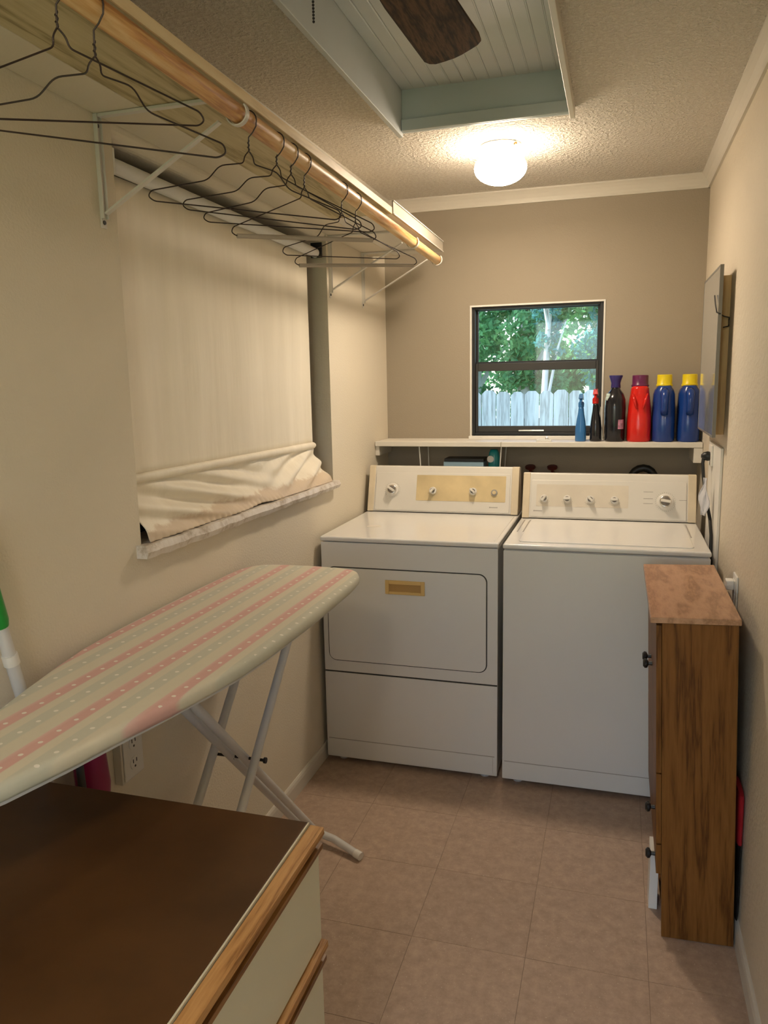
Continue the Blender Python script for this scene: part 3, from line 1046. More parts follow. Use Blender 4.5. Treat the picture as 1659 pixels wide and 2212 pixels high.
# black bottle with flared navy cap
r = empty('softener_bottle', (1.077, BY, ZS))
tag(r, 'black bottle with flared navy cap and pink label, left of the tall red bottle', 'bottle')
lv = [(0, .94), (0.006, 1), (0.09, 1.02), (0.14, 1.05), (0.18, 1.0), (0.205, .80), (0.222, .50), (0.232, .42)]
obj('body', B().loft([sring(1.077, BY, ZS + h, 0.043 * k, 0.060 * k) for h, k in lv]), M['blackbottle'], r, smooth='all')
obj('cap', B().lathe([(0.019, 0), (0.021, 0.004), (0.019, 0.022), (0.023, 0.036), (0.029, 0.052), (0.028, 0.056)], (1.077, BY, ZS + 0.228), n=24), M['navycap'], r, smooth=True)
obj('label_sheet', B().loft([sring(1.100, BY - 0.049, ZS + h, 0.014, 0.0125, 14) for h in (0.055, 0.095)]), M['pink_label'], r, smooth=True, label='small pink label')
obj('neck_label', B().loft([sring(1.048, BY - 0.035, ZS + h, 0.014 - (h - .175) * .2, 0.012, 14) for h in (0.178, 0.207)]), M['pale_label'], r, smooth=True, label='pale green label near the neck')


def sprayer(name, cx, cy, z0, H, rx, body, head, label, lean=0.0, bulge=1.0):
    r = empty(name, (cx, cy, z0))
    tag(r, label, 'spray bottle')
    hb = H * 0.72
    lv = [(0, .92, 0), (0.004, 1, 0), (hb * 0.35, 0.98, 0), (hb * 0.6, .80, .15), (hb * 0.8, .58, .4), (hb * 0.95, .48, .6), (hb, .42, .7)]
    obj('body', B().loft([sring(cx + lean * k2, cy, z0 + h, rx * k, rx * 1.25 * k * bulge, 20, 2.3) for h, k, k2 in lv]), body, r, smooth='all')
    hx = cx + lean
    hh = H - hb
    hd = B()
    hd.lathe([(rx * 0.5, 0), (rx * 0.52, hh * 0.3), (rx * 0.40, hh * 0.42)], (hx, cy, z0 + hb - 0.001), n=16)
    hd.hexa([(hx - rx * 0.40, cy - 0.052, z0 + H * 0.90), (hx + rx * 0.40, cy - 0.052, z0 + H * 0.90), (hx + rx * 0.45, cy + 0.022, z0 + H * 0.86), (hx - rx * 0.45, cy + 0.022, z0 + H * 0.86),
             (hx - rx * 0.30, cy - 0.050, z0 + H * 0.985), (hx + rx * 0.30, cy - 0.050, z0 + H * 0.985), (hx + rx * 0.36, cy + 0.015, z0 + H), (hx - rx * 0.36, cy + 0.015, z0 + H)])
    obj('spray_head', hd, head, r, bevel=0.0015)
    obj('trigger', B().tube([(hx, cy - 0.034, z0 + H * 0.90), (hx, cy - 0.045, z0 + H * 0.84), (hx, cy - 0.043, z0 + H * 0.77)], [0.006, 0.006, 0.004], 8), head, r, smooth=True)
    return r


sprayer('spray_bottle', 0.934, 3.52, ZS, 0.208, 0.024, M['blue_spray'], M['blue_spray'], 'small blue trigger spray bottle in front of the window, leftmost on the shelf', bulge=0.9)
rs = sprayer('spray_bottle', 0.998, 3.53, ZS, 0.228, 0.026, M['blackbottle'], M['red'], 'dark spray bottle with red trigger head at the window edge', lean=-0.004)
obj('side_strip', B().tube([(1.027, 3.525, ZS + 0.004), (1.022, 3.525, ZS + 0.05), (1.014, 3.525, ZS + 0.10), (1.017, 3.525, ZS + 0.15)], [0.004, 0.004, 0.003, 0.002], 8), M['white'], rs, smooth=True, label='thin white curved strip')
# clear clip
r = empty('plastic_clip', (0.775, 3.49, ZS))
tag(r, 'small clear plastic clip lying on the shelf below the window', 'clip')
obj('clip_arm', B().box(0.745, 0.812, 3.478, 3.486, ZS, ZS + 0.010), M['fabric_roll'], r, bevel=0.002)
obj('clip_arm', B().box(0.752, 0.800, 3.490, 3.498, ZS, ZS + 0.014), M['fabric_roll'], r, bevel=0.002)
obj('spring', B().tube([(0.790 + 0.006 * cos(a), 3.488, ZS + 0.014 + 0.006 * sin(a)) for a in [k * pi / 5 for k in range(10)]], 0.0015, 6, closed=True), M['chrome'], r)

# hanging rack under the shelf with box and teal bottle
r = empty('hanging_rack', (0.40, 3.54, 1.03))
tag(r, 'white wire rack hung under the shelf behind the dryer console', 'rack')
for x in (0.212, 0.592):
    obj('hanger_wire', B().tube([(x, 3.465, ZS - 0.023), (x + (0.006 if x < .4 else -0.010), 3.475, 1.042)], 0.0028, 8), M['white'], r, smooth=True)
    obj('hanger_wire', B().tube([(x, 3.64, ZS - 0.023), (x + (0.006 if x < .4 else -0.010), 3.635, 1.042)], 0.0028, 8), M['white'], r, smooth=True)
obj('rack_tray', B().box(0.20, 0.60, 3.468, 3.645, 1.030, 1.042), M['white'], r, bevel=0.002)
r = empty('supply_box', (0.416, 3.53, 1.042))
tag(r, 'black-lidded pale blue box lying under the shelf behind the dryer', 'box')
obj('carton', B().box(0.322, 0.508, 3.485, 3.59, 1.0425, 1.116), M['lightblue'], r, bevel=0.002)
obj('lid', B().box(0.326, 0.510, 3.483, 3.592, 1.1165, 1.131), M['black'], r, bevel=0.002)
r = empty('cleaner_bottle', (0.548, 3.53, 1.042))
tag(r, 'teal cleaner bottle beside the box under the shelf', 'bottle')
obj('body', B().loft([sring(0.550, 3.53, 1.042 + h, 0.026 * k, 0.030 * k) for h, k in [(0, .95), (0.005, 1), (0.09, 1), (0.115, .85), (0.128, .6)]]), M['teal'], r, smooth='all')
obj('round_label', B().lathe([(0.016, 0), (0.015, 0.002)], (0.538, 3.499, 1.128), (0, -1, 0), 20), M['white'], r, smooth=True)

# water valves and drain hose on back wall
for x, lb in ((0.706, 'dark red water valve on the back wall, nearer the dryer'), (0.806, 'dark red water valve on the back wall, nearer the washer dial')):
    r = empty('water_valve', (x, YB, 1.05))
    tag(r, lb, 'valve')
    obj('valve_body', B().tube([(x, YB, 1.05), (x, YB - 0.05, 1.05), (x, YB - 0.058, 1.045), (x, YB - 0.06, 1.00)], 0.011, 10), M['brass'], r, smooth=True)
    h = B().lathe([(0.007, 0), (0.007, 0.018), (0.024, 0.020), (0.024, 0.028), (0.010, 0.030)], (x, YB - 0.048, 1.058), (0, -0.35, 1), 10)
    obj('valve_handle', h, M['valve'], r, smooth=True)
r = empty('drain_hose', (1.205, 3.60, 0.75))
tag(r, 'black drain hose looping up behind the washer console', 'hose')
pth = [(1.155, 3.60, 0.75), (1.155, 3.60, 1.02)] + [(1.205 - 0.05 * cos(a), 3.60, 1.035 + 0.05 * sin(a)) for a in [k * pi / 8 for k in range(9)]] + [(1.255, 3.605, 1.0), (1.255, 3.61, 0.75)]
obj('hose_tube', B().tube(pth, 0.017, 12), M['black'], r, smooth='all')
obj('hose_clamp', B().tube([(1.255, 3.605, 1.03), (1.256, 3.605, 1.012)], 0.020, 14), M['white'], r, smooth=True)

# ================================================================== RIGHT WALL THINGS
r = empty('wall_box', (XR, 3.02, 1.285))
tag(r, 'shallow tan wooden wall box behind the leaning mirror', 'box')
b = B()
b.box(1.4005, XR - 0.0005, 2.83, 2.842, 1.287, 1.808)
b.box(1.4005, XR - 0.0005, 3.188, 3.20, 1.287, 1.808)
b.box(1.4005, XR - 0.0005, 2.842, 3.188, 1.287, 1.299)
b.box(1.4005, XR - 0.0005, 2.842, 3.188, 1.796, 1.808)
obj('box_sides', b, M['box_wood'], r, bevel=0.001)
obj('box_back', B().box(XR - 0.005, XR - 0.001, 2.842, 3.188, 1.299, 1.796), M['box_wood'], r)
r = empty('wall_mirror', (1.395, 2.99, 1.283))
tag(r, 'mirror in a thin grey metal frame on the right wall, reflecting the blue bottles', 'mirror')
obj('mirror_glass', B().box(1.3885, 1.3915, 2.752, 3.222, 1.290, 1.826), M['mirror'], r)
b = B()
b.box(1.388, 1.399, 2.745, 2.752, 1.283, 1.833)
b.box(1.388, 1.399, 3.222, 3.229, 1.283, 1.833)
b.box(1.388, 1.399, 2.752, 3.222, 1.283, 1.290)
b.box(1.388, 1.399, 2.752, 3.222, 1.826, 1.833)
b.box(1.3925, 1.399, 2.752, 3.222, 1.290, 1.826)
obj('mirror_frame', b, plain('grey_frame', (0.20, 0.19, 0.17), 0.5, metal=0.4), r)
r = empty('wire_catch', (1.40, 2.79, 1.64))
tag(r, 'bent wire catch looped round the mirror edge and the wooden box', 'catch')
obj('wire_loop', B().tube([(1.384, 2.83, 1.745), (1.383, 2.79, 1.715), (1.384, 2.748, 1.685), (1.393, 2.742, 1.680), (1.410, 2.79, 1.675), (1.430, 2.815, 1.672), (1.430, 2.822, 1.645), (1.412, 2.80, 1.640)], 0.0022, 8), M['bronze2'], r, smooth=True)
obj('wire_eye', B().tube([(1.430, 2.822 + 0.006 * cos(a), 1.66 + 0.010 * sin(a)) for a in [k * pi / 6 for k in range(12)]], 0.0018, 6, closed=True), M['chrome'], r, smooth=True)

r = empty('utility_panel', (XR, 3.0, 0.6))
tag(r, 'flat white painted utility panel on the right wall behind the washer', 'panel')
obj('panel_plate', B().box(XR - 0.010, XR - 0.0005, 2.80, 3.14, 0.60, 1.243), M['white'], r, bevel=0.002)
obj('receptacle', B().box(XR - 0.018, XR - 0.010, 3.00, 3.08, 1.16, 1.235), M['white'], r, bevel=0.002)
r = empty('power_cord', (1.41, 3.04, 0.7))
tag(r, 'black power cord plugged in beside the shelf, dropping behind the washer', 'cord')
obj('plug', B().lathe([(0.016, 0), (0.018, 0.008), (0.014, 0.022), (0.006, 0.030)], (XR - 0.018, 3.03, 1.195), (-1, 0, 0), 14), M['black'], r, smooth=True)
obj('cord', B().tube([(1.395, 3.03, 1.193), (1.392, 3.025, 1.17), (1.396, 3.02, 1.12), (1.404, 2.98, 1.05), (1.4145, 2.92, 0.98), (1.4165, 2.88, 0.93), (1.4165, 2.86, 0.84), (1.4165, 2.88, 0.7)], 0.006, 10), M['black'], r, smooth=True)
r = empty('cloth_rag', (1.402, 2.93, 1.0))
tag(r, 'small greyish white rag draped over the black cord beside the washer console', 'rag')


def rag(u, v):
    w = 0.026 * (1 - abs(2 * v - 0.75) ** 1.5 * 0.75) if v < 1 else 0.004
    w = max(w, 0.004)
    return (1.392 + (u - 0.5) * 2 * w * 0.55 + 0.004 * sin(9 * v + 5 * u), 2.93 + (u - 0.5) * 2 * w * -0.8 + 0.004 * sin(11 * u), 0.992 + 0.135 * v)


obj('cloth', B().grid(rag, 8, 12), M['whitegrey'], r, solid=0.002, smooth=True)

r = empty('wall_outlet', (XR, 2.37, 0.84))
tag(r, 'white outlet plate on the right wall above the wood-grain cabinet', 'outlet')
obj('plate', B().box(XR - 0.006, XR - 0.0003, 2.333, 2.405, 0.80, 0.915), M['white'], r, bevel=0.002)
obj('receptacle', B().box(XR - 0.009, XR - 0.006, 2.35, 2.388, 0.815, 0.90), M['white'], r, bevel=0.002)
obj('plug_adapter', B().box(XR - 0.030, XR - 0.009, 2.352, 2.386, 0.872, 0.900), M['white'], r, bevel=0.003)

# ================================================================== OAK-LOOK CABINET
cbx0, cbx1, cby0, cby1 = 1.242, 1.420, 1.980, 2.548
cb = empty('storage_cabinet', (cbx0, (cby0 + cby1) / 2, 0))
tag(cb, 'narrow wood-grain laminate cabinet with black knobs against the right wall', 'cabinet')
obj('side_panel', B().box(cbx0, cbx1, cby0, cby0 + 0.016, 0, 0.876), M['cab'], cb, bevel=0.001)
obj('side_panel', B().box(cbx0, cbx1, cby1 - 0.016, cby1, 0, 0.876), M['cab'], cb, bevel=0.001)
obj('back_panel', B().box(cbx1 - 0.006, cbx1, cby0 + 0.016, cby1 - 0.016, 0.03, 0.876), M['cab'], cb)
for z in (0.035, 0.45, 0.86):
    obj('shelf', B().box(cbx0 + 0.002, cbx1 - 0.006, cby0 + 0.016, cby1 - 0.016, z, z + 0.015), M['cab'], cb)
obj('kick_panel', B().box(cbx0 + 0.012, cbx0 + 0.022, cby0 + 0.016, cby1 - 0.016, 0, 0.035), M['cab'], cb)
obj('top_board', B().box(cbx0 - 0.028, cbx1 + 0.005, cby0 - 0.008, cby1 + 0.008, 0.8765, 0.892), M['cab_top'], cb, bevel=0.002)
cmid = (cby0 + cby1) / 2
for (nm_, ya, yb_, za, zb_, ky, kz) in (('door', cby0 + 0.002, cmid - 0.001, 0.470, 0.868, cmid - 0.03, 0.675), ('door', cmid + 0.001, cby1 - 0.002, 0.470, 0.868, cmid + 0.03, 0.675),
                                        ('drawer', cby0 + 0.002, cby1 - 0.002, 0.270, 0.466, 2.055, 0.332), ('drawer', cby0 + 0.002, cby1 - 0.002, 0.183, 0.266, 2.035, 0.207)):
    d = obj(nm_, B().box(cbx0 - 0.0135, cbx0 - 0.0005, ya, yb_, za, zb_), M['cab'], cb, bevel=0.001)
    obj('knob', B().lathe([(0.006, 0), (0.005, 0.010), (0.013, 0.014), (0.014, 0.020), (0.009, 0.025)], (cbx0 - 0.0135, ky, kz), (-1, 0, 0), 14), M['black'], d, smooth=True, label='black round knob')
cb.rotation_euler = (0, -0.0358, 0)

r = obj('board_offcut', B().box(1.2125, 1.2355, 2.09, 2.17, 0.0, 0.174), M['white'], bevel=0.001)
tag(r, 'small white board offcut standing on the floor against the cabinet front', 'board')

r = empty('fabric_bag', (1.416, 2.05, 0.0))
tag(r, 'black bag with a red upper part wedged between the cabinet and the right wall', 'bag')


def bagring(z, w, cx):
    return sring(cx, 2.06, z, w, 0.055, 16, 3)


obj('bag_body', B().loft([bagring(0.066, 0.0035, 1.428), bagring(0.12, 0.005, 1.4275), bagring(0.28, 0.006, 1.4265)]), M['black'], r, smooth=True)
obj('bag_top', B().loft([bagring(0.281, 0.0075, 1.4255), bagring(0.35, 0.008, 1.4245), bagring(0.405, 0.009, 1.4235), bagring(0.42, 0.006, 1.4235)]), M['redcloth'], r, smooth=True, label='red upper part')

# ================================================================== DRESSER
dx1, dyf, dz = 0.604, 1.112, 0.750
dr_ = empty('dresser', (0.31, 0.66, 0))
tag(dr_, 'low dresser with dark brown top, cream drawers and oak pulls in the near left corner', 'dresser')
dyn = 0.16
obj('dresser_body', B().box(0.012, dx1 - 0.004, dyn + 0.002, dyf - 0.004, 0.0, dz - 0.019), M['cream'], dr_, bevel=0.002)
obj('dresser_top', B().box(0.011, dx1, dyn, dyf, dz - 0.018, dz), M['desk'], dr_, bevel=0.0015, label='dark brown top')
obj('edge_band', B().box(dx1 + 0.0002, dx1 + 0.003, dyn, dyf, dz - 0.018, dz - 0.0005), M['cream'], dr_)
for k, zt in enumerate((0.746, 0.533, 0.316)):
    zbm = (0.537, 0.320, 0.060)[k]
    d = obj('drawer', B().box(dx1 - 0.003, dx1 + 0.020, dyn + 0.003, dyf - 0.006, zbm, zt - 0.040), M['cream'], dr_, bevel=0.001)
    if k:
        obj('drawer_gap', B().box(dx1 - 0.003, dx1 + 0.004, dyn + 0.003, dyf - 0.006, zt - 0.001, zt + 0.0042), M['gap_shade'], dr_)
    # oak pull: lip on top, finger groove, bottom edge
    b = B().prism([(dx1 + 0.004, dyn, zt), (dx1 + 0.029, dyn, zt - 0.001), (dx1 + 0.030, dyn, zt - 0.013), (dx1 + 0.012, dyn, zt - 0.017), (dx1 + 0.004, dyn, zt - 0.017)], (0, dyf - dyn, 0))
    obj('drawer_pull', b, M['oak'], d, bevel=0.001, label='oak drawer pull')
    b = B().prism([(dx1 + 0.0035, dyn + 0.001, zt - 0.0172), (dx1 + 0.011, dyn + 0.001, zt - 0.0172), (dx1 + 0.014, dyn + 0.001, zt - 0.028), (dx1 + 0.026, dyn + 0.001, zt - 0.030), (dx1 + 0.026, dyn + 0.001, zt - 0.0395), (dx1 + 0.0035, dyn + 0.001, zt - 0.0395)], (0, dyf - dyn - 0.002, 0))
    obj('finger_groove', b, M['oak_shaded'], d, label='oak finger groove coloured darker as shade')

# ================================================================== IRONING BOARD
IZ = 0.945
ib = empty('ironing_board', (0.207, 1.65, 0))
tag(ib, 'ironing board with pink and sage striped dotted cover on white steel legs', 'ironing board')
prof = [(0.705, 0.0), (0.708, 0.018), (0.720, 0.034), (0.750, 0.056), (0.80, 0.078), (0.90, 0.105), (1.0, 0.127), (1.1, 0.150), (1.2, 0.171), (1.3, 0.188), (1.4, 0.195), (1.6, 0.199), (1.785, 0.199), (1.95, 0.195), (2.02, 0.188), (2.06, 0.170), (2.085, 0.145), (2.097, 0.10), (2.102, 0.04), (2.103, 0.0)]
out = [(0.209 + w, y) for y, w in prof] + [(0.209 - w, y) for y, w in prof[1:-1]][::-1]


def oring(off, z, jit=0.0, seed=0):
    """outline moved inwards by off"""
    rr = random.Random(seed)
    n = len(out)
    res = []
    for i in range(n):
        a, c = out[(i - 1) % n], out[(i + 1) % n]
        tx, ty = c[0] - a[0], c[1] - a[1]
        l = math.hypot(tx, ty)
        nx, ny = ty / l, -tx / l
        res.append((out[i][0] - nx * off, out[i][1] - ny * off, z + rr.uniform(-jit, jit)))
    return res


b = B().loft([oring(0.030, IZ - 0.028), oring(0.004, IZ - 0.029, 0.002, 2), oring(0.0, IZ - 0.022, 0.001, 1), oring(0.0, IZ - 0.008), oring(0.004, IZ - 0.002), oring(0.012, IZ), oring(0.03, IZ)])
obj('cover', b, M['cover'], ib, smooth='all', label='pink, cream and sage striped cover with white dots')
b = B().loft([oring(0.016, IZ - 0.038), oring(0.010, IZ - 0.036), oring(0.010, IZ - 0.030), oring(0.016, IZ - 0.0295)])
obj('deck', b, M['steelwhite'], ib, smooth=True)
RT = 0.0115


def legpair(xa, xb, ytop, ybot, foot_pts):
    for x in (xa, xb):
        obj('leg', B().tube([(x, ytop, IZ - 0.040), (x, ybot, 0.022)], RT, 14), M['steelwhite'], ib, smooth=True)
    ft = obj('foot_bar', B().tube(foot_pts, 0.012, 14), M['steelwhite'], ib, smooth=True)
    for e in (foot_pts[0], foot_pts[-1]):
        q = foot_pts[1] if e == foot_pts[0] else foot_pts[-2]
        d = (Vector(e) - Vector(q)).normalized()
        obj('foot_cap', B().tube([Vector(e) - d * 0.02, Vector(e) + d * 0.004], 0.0135, 14), M['white'], ft, smooth=True)


legpair(0.146, 0.186, 1.327, 2.155, [(0.352, 2.088, 0.0145), (0.25, 2.130, 0.030), (0.166, 2.158, 0.030), (0.10, 2.140, 0.030), (0.028, 2.100, 0.0145)])
legpair(0.105, 0.226, 2.012, 1.163, [(0.330, 1.163, 0.0145), (0.25, 1.163, 0.016), (0.166, 1.163, 0.018), (0.10, 1.163, 0.016), (0.035, 1.163, 0.0145)])
pv = (1.682, 0.528)
obj('pivot_rod', B().tube([(0.090, pv[0], pv[1]), (0.244, pv[0], pv[1])], 0.004, 8), M['black'], ib, smooth=True)
for x in (0.088, 0.150, 0.240):
    obj('pivot_bolt', B().tube([(x, pv[0], pv[1]), (x + 0.006, pv[0], pv[1])], 0.008, 10), M['black'], ib, smooth=True, label='black pivot bolt')
obj('spread_bar', B().tube([(0.105, 1.93, 0.815), (0.226, 1.93, 0.815)], 0.005, 8), M['steelwhite'], ib, smooth=True)
obj('height_lever', B().tube([(0.28, 1.98, IZ - 0.045), (0.30, 2.06, IZ - 0.047), (0.10, 2.06, IZ - 0.047), (0.09, 1.98, IZ - 0.045)], 0.0035, 8), M['black'], ib, smooth=True)

# ================================================================== MOP, BROOM IN THE LEFT CORNER
r = empty('floor_mop', (0.03, 1.30, 0))
tag(r, 'mop with green grip and pale metal pole leaning behind the dresser', 'mop')


def mp(z):
    return (0.030, 1.322 - 0.2265 * z, z)


obj('pole', B().tube([mp(0.03), mp(0.90)], 0.0095, 12), M['steelwhite'], r, smooth=True)
obj('upper_pole', B().tube([mp(0.90), mp(1.065)], 0.0120, 12), M['steelwhite'], r, smooth=True)
obj('collar', B().tube([mp(0.985), mp(1.005)], 0.0145, 14), M['white'], r, smooth=True)
obj('grip', B().tube([mp(1.062), mp(1.075), mp(1.25), mp(1.27)], [0.014, 0.017, 0.018, 0.012], 14), M['green'], r, smooth=True, label='green grip')
obj('mop_head', B().box(0.013, 0.062, 1.20, 1.45, 0.0, 0.03), M['whitegrey'], r, bevel=0.008)
r = empty('floor_broom', (0.05, 1.24, 0))
tag(r, 'magenta broom standing head up between dresser and left wall', 'broom')
obj('broom_handle', B().tube([(0.052, 1.262, 0.0), (0.052, 1.262, 0.60)], 0.011, 12), M['black'], r, smooth=True)
obj('broom_head', B().loft([sring(0.055, 1.262, 0.60, 0.022, 0.030, 16), sring(0.055, 1.258, 0.66, 0.030, 0.036, 16), sring(0.055, 1.248, 0.80, 0.028, 0.030, 16)]), M['magenta'], r, smooth=True, label='magenta broom head')
r = empty('cleaning_pole', (0.09, 1.16, 0))
tag(r, 'thin dark pole standing beside the magenta broom behind the dresser', 'pole')
obj('shaft', B().tube([(0.095, 1.215, 0.0), (0.080, 1.19, 0.78)], 0.008, 10), M['bronze2'], r, smooth=True)
obj('end_cap', B().tube([(0.080, 1.19, 0.78), (0.0795, 1.189, 0.795)], 0.010, 10), M['black'], r, smooth=True)

# left wall outlet
r = empty('surface_outlet', (0, 1.437, 0.58))
tag(r, 'white duplex outlet box mounted low on the left wall under the ironing board', 'outlet')
obj('mount_box', B().box(0.0003, 0.022, 1.398, 1.482, 0.578, 0.706), M['trimw'], r, bevel=0.002)
obj('face_plate', B().box(0.022, 0.026, 1.404, 1.476, 0.584, 0.700), M['white'], r, bevel=0.002)
for zc_ in (0.617, 0.667):
    rc = obj('receptacle', B().lathe([(0.0165, 0), (0.016, 0.002)], (0.026, 1.440, zc_), (1, 0, 0), 20), M['white'], r, smooth=True)
    b = B()
    b.box(0.0275, 0.0286, 1.4325, 1.4350, zc_ + 0.001, zc_ + 0.010)
    b.box(0.0275, 0.0286, 1.4450, 1.4475, zc_ + 0.001, zc_ + 0.010)
    b.lathe([(0.0028, 0), (0.0028, 0.001)], (0.0276, 1.440, zc_ - 0.008), (1, 0, 0), 10)
    obj('slot', b, M['black'], rc)

# ================================================================== ROLLER SHADE
r = empty('roller_shade', (-0.03, 2.2, 1.10))
tag(r, 'cream fabric roller shade pulled down over the left wall window', 'window shade')
obj('roll_tube', B().tube([(-0.026, 1.580, 1.982), (-0.026, 2.835, 1.972)], 0.0175, 20), M['fabric_roll'], r, smooth=True)
for yy, mt in ((1.571, 'white'), (2.842, 'bronze')):
    obj('end_bracket', B().box(-0.045, 0.000, yy - 0.003, yy + 0.004, 1.955, 2.010), M[mt], r, bevel=0.001)


def shade(u, v):
    y = 1.590 + (2.772 - 1.590) * u
    z = 1.965 + (1.262 - 1.965) * v
    amp = 0.0035 * min(1, v * 3)
    x = -0.036 + amp * (sin(23 * u + 2 * v) * 0.6 + sin(61 * u + 3 * v) * 0.25 + 0.5 * sin(9 * u - 4 * v))
    return (x, y, z - 0.012 * u * v)


obj('fabric', B().grid(shade, 90, 24), M['shade'], r, solid=0.001, smooth='all')
obj('batten_pocket', B().tube([(-0.034, 1.588, 1.264), (-0.034, 1.60, 1.264), (-0.034, 2.765, 1.250), (-0.034, 2.778, 1.250)], [0.010, 0.0125, 0.0125, 0.009], 14), M['shade'], r, smooth=True)


def flap(u, v):
    y0_ = 1.586 + (2.772 - 1.586) * u
    y1_ = 1.586 + (2.850 - 1.586) * u ** 0.97
    y = y0_ + (y1_ - y0_) * v ** 1.4
    zt = 1.256 - 0.014 * u
    zb_ = 1.1135 - 0.012 * u + 0.006 * math.exp(-((u - 0.48) / 0.05) ** 2)
    z = zt + (zb_ - zt) * v
    env = sin(pi * min(1, v * 0.9 + 0.05))
    # swags: diagonal folds falling from both ends towards the middle of the hem
    a1 = u - 0.55 * v
    f1 = 0.016 * env * math.exp(-((u - 0.25) / 0.26) ** 2) * sin(26 * a1 + 0.8)
    a2 = u + 0.42 * v
    f2 = 0.017 * env * math.exp(-((u - 0.86) / 0.20) ** 2) * sin(34 * a2 - 0.5)
    f3 = 0.008 * env * math.exp(-((u - 0.50) / 0.07) ** 2)
    hem = 0.0024 * sin(270 * u) * max(0, (v - 0.86) / 0.14) * (0.2 + 0.8 * (u < 0.62))
    x = -0.036 + 0.050 * v ** 1.5 + f1 + f2 - f3 + hem
    return (max(min(x, 0.030), -0.06), y, z)


fl_ = obj('loose_hem', B().grid(flap, 240, 40), M['shade'], r, solid=0.001, smooth='all', label='loose stained fabric flap below the batten')

# ================================================================== CLOSET SHELF, ROD, BRACKETS, HANGERS
def zsh(y):
    return 2.066 - 0.011 * (y - 1.1)


def shelfboard(x0, x1, ya, yb_, th, lift=0.0):
    b = B()
    return b.hexa([(x0, ya, zsh(ya) + lift), (x1, ya, zsh(ya) + lift), (x1, yb_, zsh(yb_) + lift), (x0, yb_, zsh(yb_) + lift),
                   (x0, ya, zsh(ya) + lift + th), (x1, ya, zsh(ya) + lift + th), (x1, yb_, zsh(yb_) + lift + th), (x0, yb_, zsh(yb_) + lift + th)])


r = empty('closet_shelf', (0.17, 1.9, 2.05))
tag(r, 'long wooden shelf high on the left wall with a bare pine front board', 'shelf')
obj('rear_board', shelfboard(0.001, 0.1145, 0.25, 3.44, 0.018), M['wall'], r, bevel=0.001, label='cream painted rear board')
fb = obj('front_board', shelfboard(0.1155, 0.330, 0.25, 2.648, 0.0185), M['board'], r, bevel=0.001, label='unpainted greenish pine board')
obj('front_edge', shelfboard(0.3302, 0.3335, 0.25, 2.648, 0.0212), M['board_edge'], fb)
eb = obj('end_board', shelfboard(0.1155, 0.330, 2.651, 3.44, 0.018), M['shelfw'], r, bevel=0.001, label='white painted end board')
b = B()
b.hexa([(0.331, 2.655, zsh(2.655) - 0.0), (0.336, 2.655, zsh(2.655) - 0.0), (0.336, 3.44, zsh(3.44)), (0.331, 3.44, zsh(3.44)),
        (0.331, 2.655, zsh(2.655) + 0.046), (0.336, 2.655, zsh(2.655) + 0.046), (0.336, 3.44, zsh(3.44) + 0.046), (0.331, 3.44, zsh(3.44) + 0.046)])
obj('front_lip', b, plain('lip_grey', (0.42, 0.38, 0.31), 0.5), eb, bevel=0.001)
for dz_ in (0.0, 0.043):
    b = B()
    b.hexa([(0.3362, 2.655, zsh(2.655) + dz_), (0.3395, 2.655, zsh(2.655) + dz_), (0.3395, 3.44, zsh(3.44) + dz_), (0.3362, 3.44, zsh(3.44) + dz_),
            (0.3362, 2.655, zsh(2.655) + dz_ + 0.003), (0.3395, 2.655, zsh(2.655) + dz_ + 0.003), (0.3395, 3.44, zsh(3.44) + dz_ + 0.003), (0.3362, 3.44, zsh(3.44) + dz_ + 0.003)])
    obj('lip_bead', b, M['white'], eb)


def rodp(y):
    return Vector((0.335, y, 2.035 - 0.0190 * (y - 1.05)))


r = obj('closet_rod', B().tube([rodp(0.25), rodp(1.5), rodp(2.5), rodp(3.345), rodp(3.352)], [0.0185, 0.0185, 0.0185, 0.0185, 0.015], 24), M['rod'], smooth=True)
tag(r, 'round pine closet rod carrying the wire hangers below the high shelf', 'closet rod')


